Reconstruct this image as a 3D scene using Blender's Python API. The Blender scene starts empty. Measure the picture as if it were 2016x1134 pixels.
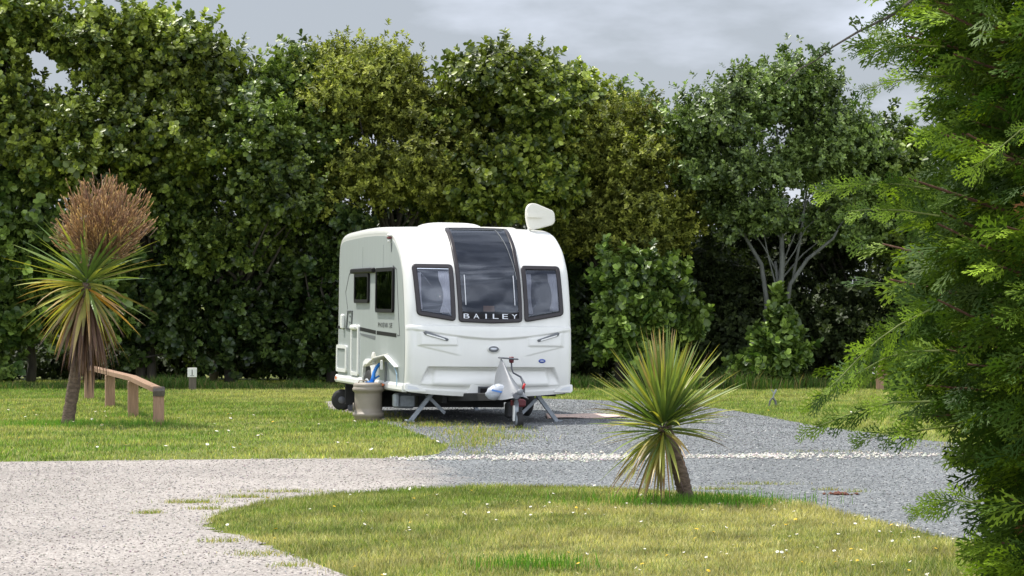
import bpy, math, random
import numpy as np
from mathutils import Vector, Matrix
rad = math.radians
sc = bpy.context.scene
COL = sc.collection

# ------------------------------------------------------------------ camera
cam_d = bpy.data.cameras.new('camera')
cam = bpy.data.objects.new('camera', cam_d); COL.objects.link(cam)
cam.location = (0, 0, 1.6)
cam_d.sensor_width = 36.0
cam_d.lens = 36.0 * 5066.0 / 2016.0
cam_d.clip_start = 0.5; cam_d.clip_end = 3000
cam.rotation_euler = (rad(90) + math.atan(29 / 5066.0), 0, 0)
sc.camera = cam
sc.view_settings.view_transform = 'Standard'
sc.view_settings.look = 'None'
sc.view_settings.exposure = 0.33
sc.view_settings.gamma = 1.0

# ------------------------------------------------------------------ light: high sun from behind and to the left
SHX, SHY = 0.40, -0.22            # shadow of a 1 m post
sun_el = math.atan(1 / math.hypot(SHX, SHY))
to_sun = Vector((-SHX, -SHY, 1)).normalized()
sd = bpy.data.lights.new('sun', 'SUN'); sd.energy = 4.5; sd.angle = rad(0.5); sd.color = (1.0, 0.955, 0.88)
sun = bpy.data.objects.new('sun', sd); COL.objects.link(sun)
sun.rotation_euler = to_sun.to_track_quat('Z', 'Y').to_euler()

w = bpy.data.worlds.new('World'); sc.world = w; w.use_nodes = True
nt = w.node_tree; nt.nodes.clear()
def N(t, **k):
    n = nt.nodes.new(t)
    for a, b in k.items(): setattr(n, a, b)
    return n
out = N('ShaderNodeOutputWorld'); bg = N('ShaderNodeBackground'); bg.inputs['Strength'].default_value = 0.10
sky = N('ShaderNodeTexSky', sky_type='NISHITA', sun_disc=False)
sky.sun_elevation = sun_el
sky.sun_rotation = math.atan2(to_sun.x, to_sun.y)
tc = N('ShaderNodeTexCoord'); mp = N('ShaderNodeMapping'); mp.inputs['Scale'].default_value = (3.0, 1.0, 9.0)
mp.inputs['Location'].default_value = (1.3, 0.0, 0.35)
nz = N('ShaderNodeTexNoise'); nz.inputs['Scale'].default_value = 1.6; nz.inputs['Detail'].default_value = 7; nz.inputs['Roughness'].default_value = 0.5
rp = N('ShaderNodeValToRGB')
e = rp.color_ramp.elements
e[0].position = 0.41; e[0].color = (4.0, 4.3, 4.8, 1)
e[1].position = 0.58; e[1].color = (8.6, 9.0, 10.0, 1)
m_ = e.new(0.5); m_.color = (6.4, 6.8, 7.8, 1)
# unseen sky behind the viewer, brightened as added fill for the caravan front
sep = N('ShaderNodeSeparateXYZ'); mr = N('ShaderNodeMapRange')
mr.inputs['From Min'].default_value = 0.35; mr.inputs['From Max'].default_value = -0.7
mr.inputs['To Min'].default_value = 1.0; mr.inputs['To Max'].default_value = 2.15
nz2 = N('ShaderNodeTexNoise'); nz2.inputs['Scale'].default_value = 3.6; nz2.inputs['Detail'].default_value = 8
mr2 = N('ShaderNodeMapRange'); mr2.inputs['From Min'].default_value = 0.36; mr2.inputs['From Max'].default_value = 0.62
mr2.inputs['To Min'].default_value = 0.35; mr2.inputs['To Max'].default_value = 1.6
mul = N('ShaderNodeMath', operation='MULTIPLY'); 
mixb = N('ShaderNodeMix', data_type='FLOAT')
mix = N('ShaderNodeMix', data_type='RGBA'); mix.inputs[0].default_value = 0.86
vm = N('ShaderNodeVectorMath', operation='SCALE')
L = nt.links.new
L(tc.outputs['Generated'], mp.inputs['Vector']); L(mp.outputs[0], nz.inputs['Vector']); L(nz.outputs['Fac'], rp.inputs[0])
L(tc.outputs['Generated'], sep.inputs[0]); L(sep.outputs['Y'], mr.inputs['Value'])
L(tc.outputs['Generated'], nz2.inputs['Vector']); L(nz2.outputs['Fac'], mr2.inputs['Value'])
mrf = N('ShaderNodeMapRange'); mrf.inputs['From Min'].default_value = 0.35; mrf.inputs['From Max'].default_value = -0.1
L(sep.outputs['Y'], mrf.inputs['Value'])
L(mrf.outputs[0], mixb.inputs[0]); mixb.inputs[2].default_value = 1.0; L(mr2.outputs[0], mixb.inputs[3])
L(mr.outputs[0], mul.inputs[0]); L(mixb.outputs[0], mul.inputs[1])
L(rp.outputs[0], vm.inputs[0]); L(mul.outputs[0], vm.inputs['Scale'])
L(sky.outputs[0], mix.inputs[6]); L(vm.outputs[0], mix.inputs[7])
L(mix.outputs[2], bg.inputs['Color']); L(bg.outputs[0], out.inputs[0])

# ------------------------------------------------------------------ helpers
rng = np.random.default_rng(11)
random.seed(5)

def tag(o, label=None, cat=None, group=None, kind=None):
    if label: o['label'] = label
    if cat: o['category'] = cat
    if group: o['group'] = group
    if kind: o['kind'] = kind
    return o
def empty(name, loc=(0, 0, 0), rz=0.0):
    o = bpy.data.objects.new(name, None); COL.objects.link(o)
    o.location = loc; o.rotation_euler = (0, 0, rz); o.empty_display_size = 0.2
    return o
def link(name, me, mat=None, parent=None):
    if mat is not None and not me.materials: me.materials.append(mat)
    o = bpy.data.objects.new(name, me); COL.objects.link(o)
    if parent is not None: o.parent = parent
    return o
def np_mesh(name, V, F, mat=None, parent=None, col=None, smooth=False):
    """V (n,3), F = list of (m,k) arrays; col = list of (m,3) face colours"""
    me = bpy.data.meshes.new(name)
    V = np.asarray(V, np.float32); me.vertices.add(len(V)); me.vertices.foreach_set('co', V.ravel())
    Fl = [np.asarray(f, np.int32) for f in F if len(f)]
    tot = np.concatenate([np.full(len(f), f.shape[1], np.int32) for f in Fl])
    idx = np.concatenate([f.ravel() for f in Fl])
    st = np.concatenate([[0], np.cumsum(tot)[:-1]]).astype(np.int32)
    me.loops.add(len(idx)); me.loops.foreach_set('vertex_index', idx)
    me.polygons.add(len(tot)); me.polygons.foreach_set('loop_start', st); me.polygons.foreach_set('loop_total', tot)
    if smooth: me.polygons.foreach_set('use_smooth', np.ones(len(tot), bool))
    me.update(calc_edges=True)
    if col is not None:
        c = np.concatenate([np.asarray(c, np.float32) for c in col])
        a = me.attributes.new('col', 'FLOAT_COLOR', 'FACE')
        a.data.foreach_set('color', np.concatenate([c, np.ones((len(c), 1), np.float32)], 1).ravel())
    me.validate()
    return link(name, me, mat, parent)

class MB:
    def __init__(s): s.v = []; s.f = []
    def add(s, vs, fs):
        o = len(s.v); s.v += [tuple(map(float, v)) for v in vs]; s.f += [tuple(i + o for i in f) for f in fs]; return s
    def box(s, c, d, rot=None, bev=0.0):
        cx, cy, cz = c; dx, dy, dz = [q / 2 for q in d]
        b = min(bev, dx * .9, dy * .9, dz * .9)
        pts = []; R = rot if rot is not None else Matrix.Identity(3)
        if b <= 0:
            for sx in (-1, 1):
                for sy in (-1, 1):
                    for sz in (-1, 1): pts.append(R @ Vector((sx * dx, sy * dy, sz * dz)) + Vector(c))
            return s.add(pts, [(0, 1, 3, 2), (4, 6, 7, 5), (0, 4, 5, 1), (2, 3, 7, 6), (0, 2, 6, 4), (1, 5, 7, 3)])
        # bevelled: three loops of 8 in plan
        fs = []; rings = [(-dz, b), (-dz + b, 0), (dz - b, 0), (dz, b)]
        for z, ins in rings:
            x1, y1 = dx - ins, dy - ins; q = b * .6 + (0 if ins == 0 else 0)
            for x, y in ((x1, -y1 + q), (x1, y1 - q), (x1 - q, y1), (-x1 + q, y1), (-x1, y1 - q), (-x1, -y1 + q), (-x1 + q, -y1), (x1 - q, -y1)):
                pts.append(R @ Vector((x, y, z)) + Vector(c))
        for k in range(3):
            for i in range(8):
                j = (i + 1) % 8; fs.append((k * 8 + i, k * 8 + j, (k + 1) * 8 + j, (k + 1) * 8 + i))
        fs.append(tuple(reversed(range(8)))); fs.append(tuple(range(24, 32)))
        return s.add(pts, fs)
    def tube(s, pts, r, n=8, caps=True):
        pts = [Vector(p) for p in pts]; rs = r if hasattr(r, '__len__') else [r] * len(pts)
        vs = []; fs = []
        up = Vector((0, 0, 1)); d0 = (pts[1] - pts[0]).normalized()
        if abs(d0.z) > .9: up = Vector((0, 1, 0))
        u = d0.cross(up).normalized()
        for i, p in enumerate(pts):
            d = (pts[min(i + 1, len(pts) - 1)] - pts[max(i - 1, 0)]).normalized()
            u = (u - d * u.dot(d)).normalized(); v = d.cross(u)
            for k in range(n):
                a = 2 * math.pi * k / n; vs.append(p + (u * math.cos(a) + v * math.sin(a)) * rs[i])
        for i in range(len(pts) - 1):
            for k in range(n):
                k2 = (k + 1) % n; fs.append((i * n + k, i * n + k2, (i + 1) * n + k2, (i + 1) * n + k))
        if caps: fs.append(tuple(reversed(range(n)))); fs.append(tuple((len(pts) - 1) * n + k for k in range(n)))
        return s.add(vs, fs)
    def lathe(s, prof, c=(0, 0, 0), axis='Z', n=32):
        """prof = [(r, h)]"""
        vs = []; fs = []; c = Vector(c)
        for r, h in prof:
            for k in range(n):
                a = 2 * math.pi * k / n; x, y = r * math.cos(a), r * math.sin(a)
                q = {'Z': (x, y, h), 'X': (h, x, y), 'Y': (y, h, x)}[axis]; vs.append(c + Vector(q))
        for i in range(len(prof) - 1):
            for k in range(n):
                k2 = (k + 1) % n; fs.append((i * n + k, i * n + k2, (i + 1) * n + k2, (i + 1) * n + k))
        fs.append(tuple(reversed(range(n)))); fs.append(tuple((len(prof) - 1) * n + k for k in range(n)))
        return s.add(vs, fs)
    def plate(s, out, d0, d1, fn):
        """extrude a closed outline [(a,b)] between depth d0 and d1, fn(a,b,d)->xyz"""
        n = len(out); vs = [fn(a, b, d0) for a, b in out] + [fn(a, b, d1) for a, b in out]
        fs = [tuple(reversed(range(n))), tuple(range(n, 2 * n))] + [(i, (i + 1) % n, n + (i + 1) % n, n + i) for i in range(n)]
        return s.add(vs, fs)
    def ring(s, out, inn, d0, d1, fn):
        n = len(out)
        vs = [fn(a, b, d0) for a, b in out] + [fn(a, b, d1) for a, b in out] + [fn(a, b, d1) for a, b in inn] + [fn(a, b, d0) for a, b in inn]
        fs = []
        for k in range(3):
            for i in range(n):
                j = (i + 1) % n; fs.append((k * n + i, k * n + j, (k + 1) * n + j, (k + 1) * n + i))
        return s.add(vs, fs)
    def build(s, name, mat, parent=None, smooth=False):
        me = bpy.data.meshes.new(name); me.from_pydata(s.v, [], s.f); me.update()
        if smooth:
            for p in me.polygons: p.use_smooth = len(p.vertices) <= 4
        import bmesh
        bm = bmesh.new(); bm.from_mesh(me); bmesh.ops.recalc_face_normals(bm, faces=bm.faces); bm.to_mesh(me); bm.free()
        return link(name, me, mat, parent)

def rrect(a0, a1, b0, b1, r, n=5):
    pts = []
    for (ca, cb, s0) in ((a1 - r, b0 + r, -90), (a1 - r, b1 - r, 0), (a0 + r, b1 - r, 90), (a0 + r, b0 + r, 180)):
        for i in range(n + 1):
            t = rad(s0 + 90 * i / n); pts.append((ca + r * math.cos(t), cb + r * math.sin(t)))
    return pts
def rpoly(P, r, n=5):
    """polygon (ccw or cw) with rounded corners"""
    out = []; m = len(P)
    for i in range(m):
        a, b, c = Vector(P[i - 1]), Vector(P[i]), Vector(P[(i + 1) % m])
        rr = min(r, (a - b).length * .45, (c - b).length * .45)
        p0 = b + (a - b).normalized() * rr; p1 = b + (c - b).normalized() * rr
        for k in range(n + 1):
            t = k / n; q = p0 * (1 - t) ** 2 + b * 2 * t * (1 - t) + p1 * t * t; out.append((q.x, q.y))
    return out
def shrink(P, d):
    c = Vector((0, 0)); 
    for p in P: c += Vector(p)
    c /= len(P); n = len(P); out = []
    for i in range(n):
        a, b, q = Vector(P[i - 1]), Vector(P[i]), Vector(P[(i + 1) % n])
        t = (q - a); 
        if t.length < 1e-6: t = q - b
        nn = Vector((-t.y, t.x)).normalized()
        if nn.dot(c - b) < 0: nn = -nn
        out.append(tuple(b + nn * d))
    return out

# ------------------------------------------------------------------ materials
def mat(name, col, rough=.5, metal=0., spec=.5, coat=0., bump=0., bscale=40., var=0., vscale=6., stretch=(1, 1, 1)):
    m = bpy.data.materials.new(name); m.use_nodes = True; t = m.node_tree; b = t.nodes['Principled BSDF']
    b.inputs['Base Color'].default_value = (*col, 1); b.inputs['Roughness'].default_value = rough
    b.inputs['Metallic'].default_value = metal; b.inputs['Specular IOR Level'].default_value = spec
    b.inputs['Coat Weight'].default_value = coat; b.inputs['Coat Roughness'].default_value = .08
    tcn = t.nodes.new('ShaderNodeTexCoord'); mp = t.nodes.new('ShaderNodeMapping'); mp.inputs['Scale'].default_value = stretch
    t.links.new(tcn.outputs['Object'], mp.inputs[0])
    n = t.nodes.new('ShaderNodeTexNoise'); n.inputs['Scale'].default_value = vscale; n.inputs['Detail'].default_value = 6
    t.links.new(mp.outputs[0], n.inputs[0])
    r = t.nodes.new('ShaderNodeMapRange'); r.inputs['From Min'].default_value = .3; r.inputs['From Max'].default_value = .7
    r.inputs['To Min'].default_value = 1 - var; r.inputs['To Max'].default_value = 1 + var
    t.links.new(n.outputs['Fac'], r.inputs['Value'])
    mx = t.nodes.new('ShaderNodeVectorMath'); mx.operation = 'SCALE'; mx.inputs[0].default_value = col
    t.links.new(r.outputs[0], mx.inputs['Scale']); t.links.new(mx.outputs[0], b.inputs['Base Color'])
    if bump:
        n2 = t.nodes.new('ShaderNodeTexNoise'); n2.inputs['Scale'].default_value = bscale; n2.inputs['Detail'].default_value = 5
        t.links.new(mp.outputs[0], n2.inputs[0])
        bp = t.nodes.new('ShaderNodeBump'); bp.inputs['Strength'].default_value = bump; bp.inputs['Distance'].default_value = .02
        t.links.new(n2.outputs['Fac'], bp.inputs['Height']); t.links.new(bp.outputs[0], b.inputs['Normal'])
    return m

def leaf_mat(name, rough=.45, spec=.4, trans=.3, tcol=(1.3, 1.5, .5)):
    m = bpy.data.materials.new(name); m.use_nodes = True; t = m.node_tree; b = t.nodes['Principled BSDF']; o = t.nodes['Material Output']
    a = t.nodes.new('ShaderNodeAttribute'); a.attribute_name = 'col'
    t.links.new(a.outputs['Color'], b.inputs['Base Color']); b.inputs['Roughness'].default_value = rough
    b.inputs['Specular IOR Level'].default_value = spec
    tr = t.nodes.new('ShaderNodeBsdfTranslucent'); mu = t.nodes.new('ShaderNodeVectorMath'); mu.operation = 'MULTIPLY'; mu.inputs[1].default_value = tcol
    t.links.new(a.outputs['Color'], mu.inputs[0]); t.links.new(mu.outputs[0], tr.inputs['Color'])
    mx = t.nodes.new('ShaderNodeMixShader'); mx.inputs[0].default_value = trans
    t.links.new(b.outputs[0], mx.inputs[1]); t.links.new(tr.outputs[0], mx.inputs[2]); t.links.new(mx.outputs[0], o.inputs[0])
    return m

M = dict(
    white=mat('caravan white', (.70, .70, .665), .30, spec=.5, coat=.25, var=.022, vscale=1.6, stretch=(5, 5, .5)),
    side=mat('caravan silver side', (.335, .365, .355), .45, spec=.4, var=.035, vscale=2.0, stretch=(1, 6, .4)),
    trim=mat('white plastic', (.76, .76, .73), .4, var=.03),
    cream=mat('cream plastic', (.68, .66, .58), .45, var=.03),
    black=mat('black trim', (.010, .009, .010), .5, spec=.2),
    dgrey=mat('dark grey decal', (.06, .065, .07), .45),
    greyd=mat('grey decal', (.14, .15, .16), .45),
    frame=mat('window frame', (.022, .018, .020), .35, spec=.4),
    silver=mat('silver letters', (.62, .64, .68), .35, metal=.3),
    steel=mat('galvanised steel', (.30, .33, .36), .5, metal=.55, var=.15, vscale=20),
    dark=mat('dark chassis', (.02, .02, .021), .7, var=.3),
    rubber=mat('rubber', (.018, .018, .018), .75, bump=.3),
    cover=mat('grey vinyl cover', (.16, .17, .185), .42, spec=.5, bump=.25, bscale=9, var=.06),
    red=mat('red plastic', (.5, .02, .02), .4), maroon=mat('dark red plastic', (.12, .015, .02), .5),
    orange=mat('orange reflector', (.75, .2, .06), .3), blue=mat('blue badge', (.03, .07, .32), .3),
    hose=mat('blue hose', (.02, .20, .62), .35), greyhose=mat('grey hose', (.36, .37, .38), .5),
    beige=mat('beige barrel plastic', (.27, .235, .19), .5, bump=.1, bscale=20, var=.07, vscale=7),
    pump=mat('grey pump body', (.11, .115, .13), .5, var=.1),
    mat=mat('pink beige mat', (.62, .47, .40), .9, bump=.5, bscale=60, var=.08, vscale=12),
    wood=mat('rail timber', (.30, .185, .115), .8, bump=.5, bscale=14, var=.22, vscale=5, stretch=(6, 6, .8)),
    woodd=mat('grey timber', (.10, .085, .065), .85, bump=.4, var=.2, stretch=(5, 5, 1)),
    curtain=mat('curtain cloth', (.55, .54, .56), .9),
    card=mat('small tan box', (.42, .30, .24), .8),
    interior=mat('dim interior', (.045, .055, .08), .6, var=.3, vscale=1.5),
    bark=mat('pale bark', (.11, .115, .10), .9, bump=.9, bscale=18, var=.4, vscale=7, stretch=(1, 1, .35)),
    barkd=mat('dark bark', (.06, .052, .042), .9, bump=.9, bscale=18, var=.4, vscale=7, stretch=(1, 1, .35)),
    palmbark=mat('palm bark', (.12, .085, .06), .95, bump=1., bscale=24, var=.4, vscale=16, stretch=(1, 1, 2.2)),
    leaf=leaf_mat('leaves', .40, .42, .14), leafd=leaf_mat('matt leaves', .55, .25, .18), conifer=leaf_mat('conifer sprays', .6, .2, .15, (1.5, 1.6, .4)),
    sword=leaf_mat('sword leaves', .42, .45, .28, (1.3, 1.25, .4)), grass=leaf_mat('grass blades', .6, .25, .38, (1.3, 1.35, .5)),
    petal=mat('white petals', (.8, .8, .78), .7), yellow=mat('yellow petals', (.75, .48, .02), .7), white_sign=mat('sign plate', (.62, .62, .58), .5),
)
# acrylic pane: mirrors the sky, lets some of the curtains through
def acrylic(ior=1.62, tint=(.60, .62, .68, 1)):
    m = bpy.data.materials.new('tinted acrylic'); m.use_nodes = True; t = m.node_tree; t.nodes.remove(t.nodes['Principled BSDF']); o = t.nodes['Material Output']
    tr = t.nodes.new('ShaderNodeBsdfTransparent'); tr.inputs[0].default_value = tint
    g = t.nodes.new('ShaderNodeBsdfGlossy'); g.inputs['Roughness'].default_value = .04; g.inputs[0].default_value = (.9, .95, 1, 1)
    fr = t.nodes.new('ShaderNodeFresnel'); fr.inputs['IOR'].default_value = ior
    n = t.nodes.new('ShaderNodeTexNoise'); n.inputs['Scale'].default_value = 2.; bp = t.nodes.new('ShaderNodeBump'); bp.inputs['Strength'].default_value = .15; bp.inputs['Distance'].default_value = .05
    tcn = t.nodes.new('ShaderNodeTexCoord'); t.links.new(tcn.outputs['Object'], n.inputs[0]); t.links.new(n.outputs['Fac'], bp.inputs['Height'])
    t.links.new(bp.outputs[0], g.inputs['Normal']); 
    mx = t.nodes.new('ShaderNodeMixShader'); t.links.new(fr.outputs[0], mx.inputs[0]); t.links.new(tr.outputs[0], mx.inputs[1]); t.links.new(g.outputs[0], mx.inputs[2])
    t.links.new(mx.outputs[0], o.inputs[0]); return m
M['pane'] = acrylic(); M['side_pane'] = acrylic(1.22, (.40, .36, .36, 1))

def ground_mat(name, gravel=False):
    m = bpy.data.materials.new(name); m.use_nodes = True; t = m.node_tree; b = t.nodes['Principled BSDF']; LK = t.links.new
    def nn(k, **kw):
        q = t.nodes.new(k)
        for a, c in kw.items():
            if a in q.inputs: q.inputs[a].default_value = c
            else: setattr(q, a, c)
        return q
    g = nn('ShaderNodeNewGeometry')
    b.inputs['Roughness'].default_value = .95; b.inputs['Specular IOR Level'].default_value = .15
    def ramp(src, stops):
        r = nn('ShaderNodeValToRGB'); el = r.color_ramp.elements
        el[0].position, el[0].color = stops[0][0], (*stops[0][1], 1); el[1].position, el[1].color = stops[-1][0], (*stops[-1][1], 1)
        for p, c in stops[1:-1]: el.new(p).color = (*c, 1)
        LK(src, r.inputs[0]); return r.outputs[0]
    if gravel:
        vo = nn('ShaderNodeTexVoronoi'); vo.inputs['Scale'].default_value = 58.; LK(g.outputs['Position'], vo.inputs['Vector'])
        sp = nn('ShaderNodeSeparateColor'); LK(vo.outputs['Color'], sp.inputs[0])
        pale = ramp(sp.outputs[0], [(0, (.22, .195, .175)), (.25, (.285, .26, .238)), (.6, (.335, .308, .283)), (1, (.46, .42, .385))])
        grey = ramp(sp.outputs[1], [(0, (.08, .09, .095)), (.35, (.14, .15, .155)), (.7, (.19, .20, .205)), (.94, (.25, .26, .26)), (1, (.5, .5, .48))])
        # where the pale stone gives way to the blue-grey stone
        spx = nn('ShaderNodeSeparateXYZ'); LK(g.outputs['Position'], spx.inputs[0])
        n1 = nn('ShaderNodeTexNoise'); n1.inputs['Scale'].default_value = 1.1; n1.inputs['Detail'].default_value = 9; n1.inputs['Roughness'].default_value = .7; LK(g.outputs['Position'], n1.inputs[0])
        a1 = nn('ShaderNodeMath', operation='MULTIPLY_ADD'); LK(n1.outputs['Fac'], a1.inputs[0]); a1.inputs[1].default_value = 1.6; LK(spx.outputs['X'], a1.inputs[2])
        # boundary x shifts with y
        a2 = nn('ShaderNodeMath', operation='MULTIPLY_ADD'); LK(spx.outputs['Y'], a2.inputs[0]); a2.inputs[1].default_value = .10; LK(a1.outputs[0], a2.inputs[2])
        mr = nn('ShaderNodeMapRange'); mr.inputs['From Min'].default_value = 2.15; mr.inputs['From Max'].default_value = 2.75; LK(a2.outputs[0], mr.inputs[0])
        mx = nn('ShaderNodeMix', data_type='RGBA'); LK(mr.outputs[0], mx.inputs[0]); LK(pale, mx.inputs[6]); LK(grey, mx.inputs[7])
        # worn and dusty patches
        n2 = nn('ShaderNodeTexNoise'); n2.inputs['Scale'].default_value = .6; n2.inputs['Detail'].default_value = 5; LK(g.outputs['Position'], n2.inputs[0])
        m2 = nn('ShaderNodeMapRange'); m2.inputs['From Min'].default_value = .3; m2.inputs['From Max'].default_value = .7; m2.inputs['To Min'].default_value = .84; m2.inputs['To Max'].default_value = 1.12; LK(n2.outputs['Fac'], m2.inputs[0])
        sc_ = nn('ShaderNodeVectorMath', operation='SCALE'); LK(mx.outputs[2], sc_.inputs[0]); LK(m2.outputs[0], sc_.inputs['Scale']); LK(sc_.outputs[0], b.inputs['Base Color'])
        bp = nn('ShaderNodeBump'); bp.inputs['Strength'].default_value = .8; bp.inputs['Distance'].default_value = .012; bp.invert = True
        LK(vo.outputs['Distance'], bp.inputs['Height']); LK(bp.outputs[0], b.inputs['Normal'])
    else:
        n1 = nn('ShaderNodeTexNoise'); n1.inputs['Scale'].default_value = .7; n1.inputs['Detail'].default_value = 8; LK(g.outputs['Position'], n1.inputs[0])
        c = ramp(n1.outputs['Fac'], [(.3, (.10, .13, .03)), (.5, (.15, .18, .045)), (.7, (.21, .21, .07))])
        n3 = nn('ShaderNodeTexNoise'); n3.inputs['Scale'].default_value = 45; n3.inputs['Detail'].default_value = 4; LK(g.outputs['Position'], n3.inputs[0])
        c2 = nn('ShaderNodeMapRange'); c2.inputs['To Min'].default_value = .4; c2.inputs['To Max'].default_value = 1.5; LK(n3.outputs['Fac'], c2.inputs[0])
        sc_ = nn('ShaderNodeVectorMath', operation='SCALE'); LK(c, sc_.inputs[0]); LK(c2.outputs[0], sc_.inputs['Scale']); LK(sc_.outputs[0], b.inputs['Base Color'])
        bp = nn('ShaderNodeBump'); bp.inputs['Strength'].default_value = .6; bp.inputs['Distance'].default_value = .03; LK(n3.outputs['Fac'], bp.inputs['Height']); LK(bp.outputs[0], b.inputs['Normal'])
    return m

# ------------------------------------------------------------------ ground
def sheet(name, P, z, m):
    me = bpy.data.meshes.new(name); me.from_pydata([(x, y, z) for x, y in P], [], [tuple(range(len(P)))]); me.update()
    return tag(link(name, me, m), kind='structure')
g_ = sheet('ground', [(-600, -60), (600, -60), (600, 1500), (-600, 1500)], 0, ground_mat('turf soil'))

# drive outline: far edge from left, round the caravan pitch, far right, then back along the near lawn
FAR = [(-40, 24.6), (-9, 25.5), (-5.14, 25.82), (-3.9, 26.07), (-2.33, 26.33), (-1.08, 26.4), (-.78, 27.2), (-.70, 28.55), (-.93, 29.9), (-1.32, 32.4), (-1.8, 34.7), (-2.2, 36.6), (-2.75, 38.6), (-3.0, 41.5), (-2.4, 43.6),
       (-.07, 43.3), (.98, 42.5), (2.38, 41.3), (3.15, 38.8), (3.55, 36.5), (3.91, 33.5), (4.33, 31.7), (4.84, 29.8), (5.6, 28.1), (9, 25.5), (40, 20)]
NEAR = [(40, 12), (9, 13.2), (4.6, 14.6), (3.6, 15.6), (3.17, 16.2), (2.9, 17.6), (2.61, 19.0), (2.24, 20.5), (1.65, 21.4), (.84, 22.2), (-.04, 22.4), (-.82, 22.1), (-1.55, 21.4), (-1.98, 20.6), (-2.21, 19.6), (-2.24, 18.9), (-2.08, 18.06), (-1.65, 17.1),
        (-1.42, 16.4), (-1.22, 15.8), (-.98, 15.1), (-.6, 14.2), (.2, 12.5), (1.5, 9), (2.4, 4), (2.6, -20), (-40, -20)]
def rough_line(P, amp, step=.12):
    o = []; r_ = random.Random(3)
    for (a, b) in zip(P[:-1], P[1:]):
        a, b = Vector(a), Vector(b); L_ = (b - a).length
        n = max(1, int(L_ / step)) if max(abs(a.x), abs(b.x)) < 10 and min(a.y, b.y) > 4 else 1
        for i in range(n):
            p = a.lerp(b, i / n)
            if n > 1:
                am = amp * (.6 + .6 * math.sin(p.x * 3.1 + p.y * 2.2)); p = p + Vector((r_.uniform(-am, am), r_.uniform(-am, am)))
            o.append((p.x, p.y))
    o.append(tuple(P[-1])); return o
DRIVE = rough_line(FAR, .05) + rough_line(NEAR, .07)
sheet('gravel_drive', DRIVE, .004, ground_mat('gravel stone', True))

def inside(P, x, y):
    P = np.array(P); c = np.zeros(len(x), bool); j = len(P) - 1
    for i in range(len(P)):
        yi, yj, xi, xj = P[i, 1], P[j, 1], P[i, 0], P[j, 0]
        if yi != yj:
            k = ((yi > y) != (yj > y)) & (x < (xj - xi) * (y - yi) / (yj - yi) + xi); c ^= k
        j = i
    return c
DR = FAR + NEAR
def fbm(x, y, s, seed=0):
    r = np.random.default_rng(100 + seed); v = np.zeros_like(x, dtype=float); a = 1.
    for o in range(4):
        for k in range(3):
            th = r.uniform(0, 6.28); f = s * 2 ** o * r.uniform(.7, 1.3); v += a * np.sin((x * math.cos(th) + y * math.sin(th)) * f + r.uniform(0, 6.28))
        a *= .6
    return v / 3.2
def scatter(n, y0, y1, extra=.7):
    """points in the strip of ground the lens sees, even in area"""
    y = np.sqrt(rng.uniform(y0 ** 2, y1 ** 2, int(n))); x = rng.uniform(-1, 1, int(n)) * (.203 * y + extra)
    return x, y

# ------------------------------------------------------------------ grass
def blades(x, y, h, wd, lean, C):
    n = len(x); a = rng.uniform(0, 6.283, n); b = rng.uniform(0, 6.283, n); l = lean * h * rng.uniform(.1, 1, n)
    wx, wy = np.cos(a) * wd / 2, np.sin(a) * wd / 2; lx, ly = np.cos(b) * l, np.sin(b) * l
    z0 = np.zeros(n)
    V = np.stack([np.stack([x - wx, y - wy, z0], 1), np.stack([x + wx, y + wy, z0], 1),
                  np.stack([x + wx * .7 + lx * .35, y + wy * .7 + ly * .35, h * .6], 1), np.stack([x - wx * .7 + lx * .35, y - wy * .7 + ly * .35, h * .6], 1),
                  np.stack([x + lx, y + ly, h], 1)], 1).reshape(-1, 3)
    i = np.arange(n)[:, None] * 5
    return V, i + np.array([[0, 1, 2, 3]]), i + np.array([[3, 2, 4]]), C
def grass_colors(x, y, near):
    n = len(x); f = fbm(x, y, .9, 1) * .5 + fbm(x, y, 3.3, 2) * .35; r = rng.normal(0, .32, n); t = np.clip((.5 if near else .40) + f * .8 + .25 * fbm(x, y, .35, 21) + r, 0, 1)[:, None]
    if near: g = np.array([.145, .215, .043]); d = np.array([.52, .46, .23])
    else: g = np.array([.145, .245, .040]); d = np.array([.46, .44, .17])
    C = g * (1 - t) + d * t
    C *= rng.uniform(.5, 1.35, n)[:, None] * np.clip(1 + .26 * fbm(x, y, 5.5, 7) + .2 * fbm(x, y, 17., 8), .35, 1.6)[:, None]; C = C.clip(.01, .8)
    return C
Vs, F4, F3, CC = [], [], [], []; off = 0
def put(x, y, h, wd, lean, C):
    global off
    V, q, t, C = blades(x, y, h, wd, lean, C); Vs.append(V); F4.append(q + off); F3.append(t + off); CC.append(C); off += len(V)
for (n, y0, y1, hh, ww, near) in ((330000, 13.6, 24, .032, .005, True), (330000, 24, 53, .034, .010, False)):
    x, y = scatter(n, y0, y1); k = ~inside(DR, x, y)
    jx = rng.normal(0, .05, len(x)); k |= (~inside(DR, x + jx, y + jx)) & (rng.random(len(x)) < .6)
    x, y = x[k], y[k]; f = 1 + .35 * fbm(x, y, 1.7, 5)
    h = hh * rng.uniform(.55, 1.5, len(x)) * np.clip(f, .5, 1.7)
    put(x, y, h, ww * rng.uniform(.7, 1.3, len(x)), .9, grass_colors(x, y, near))
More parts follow.
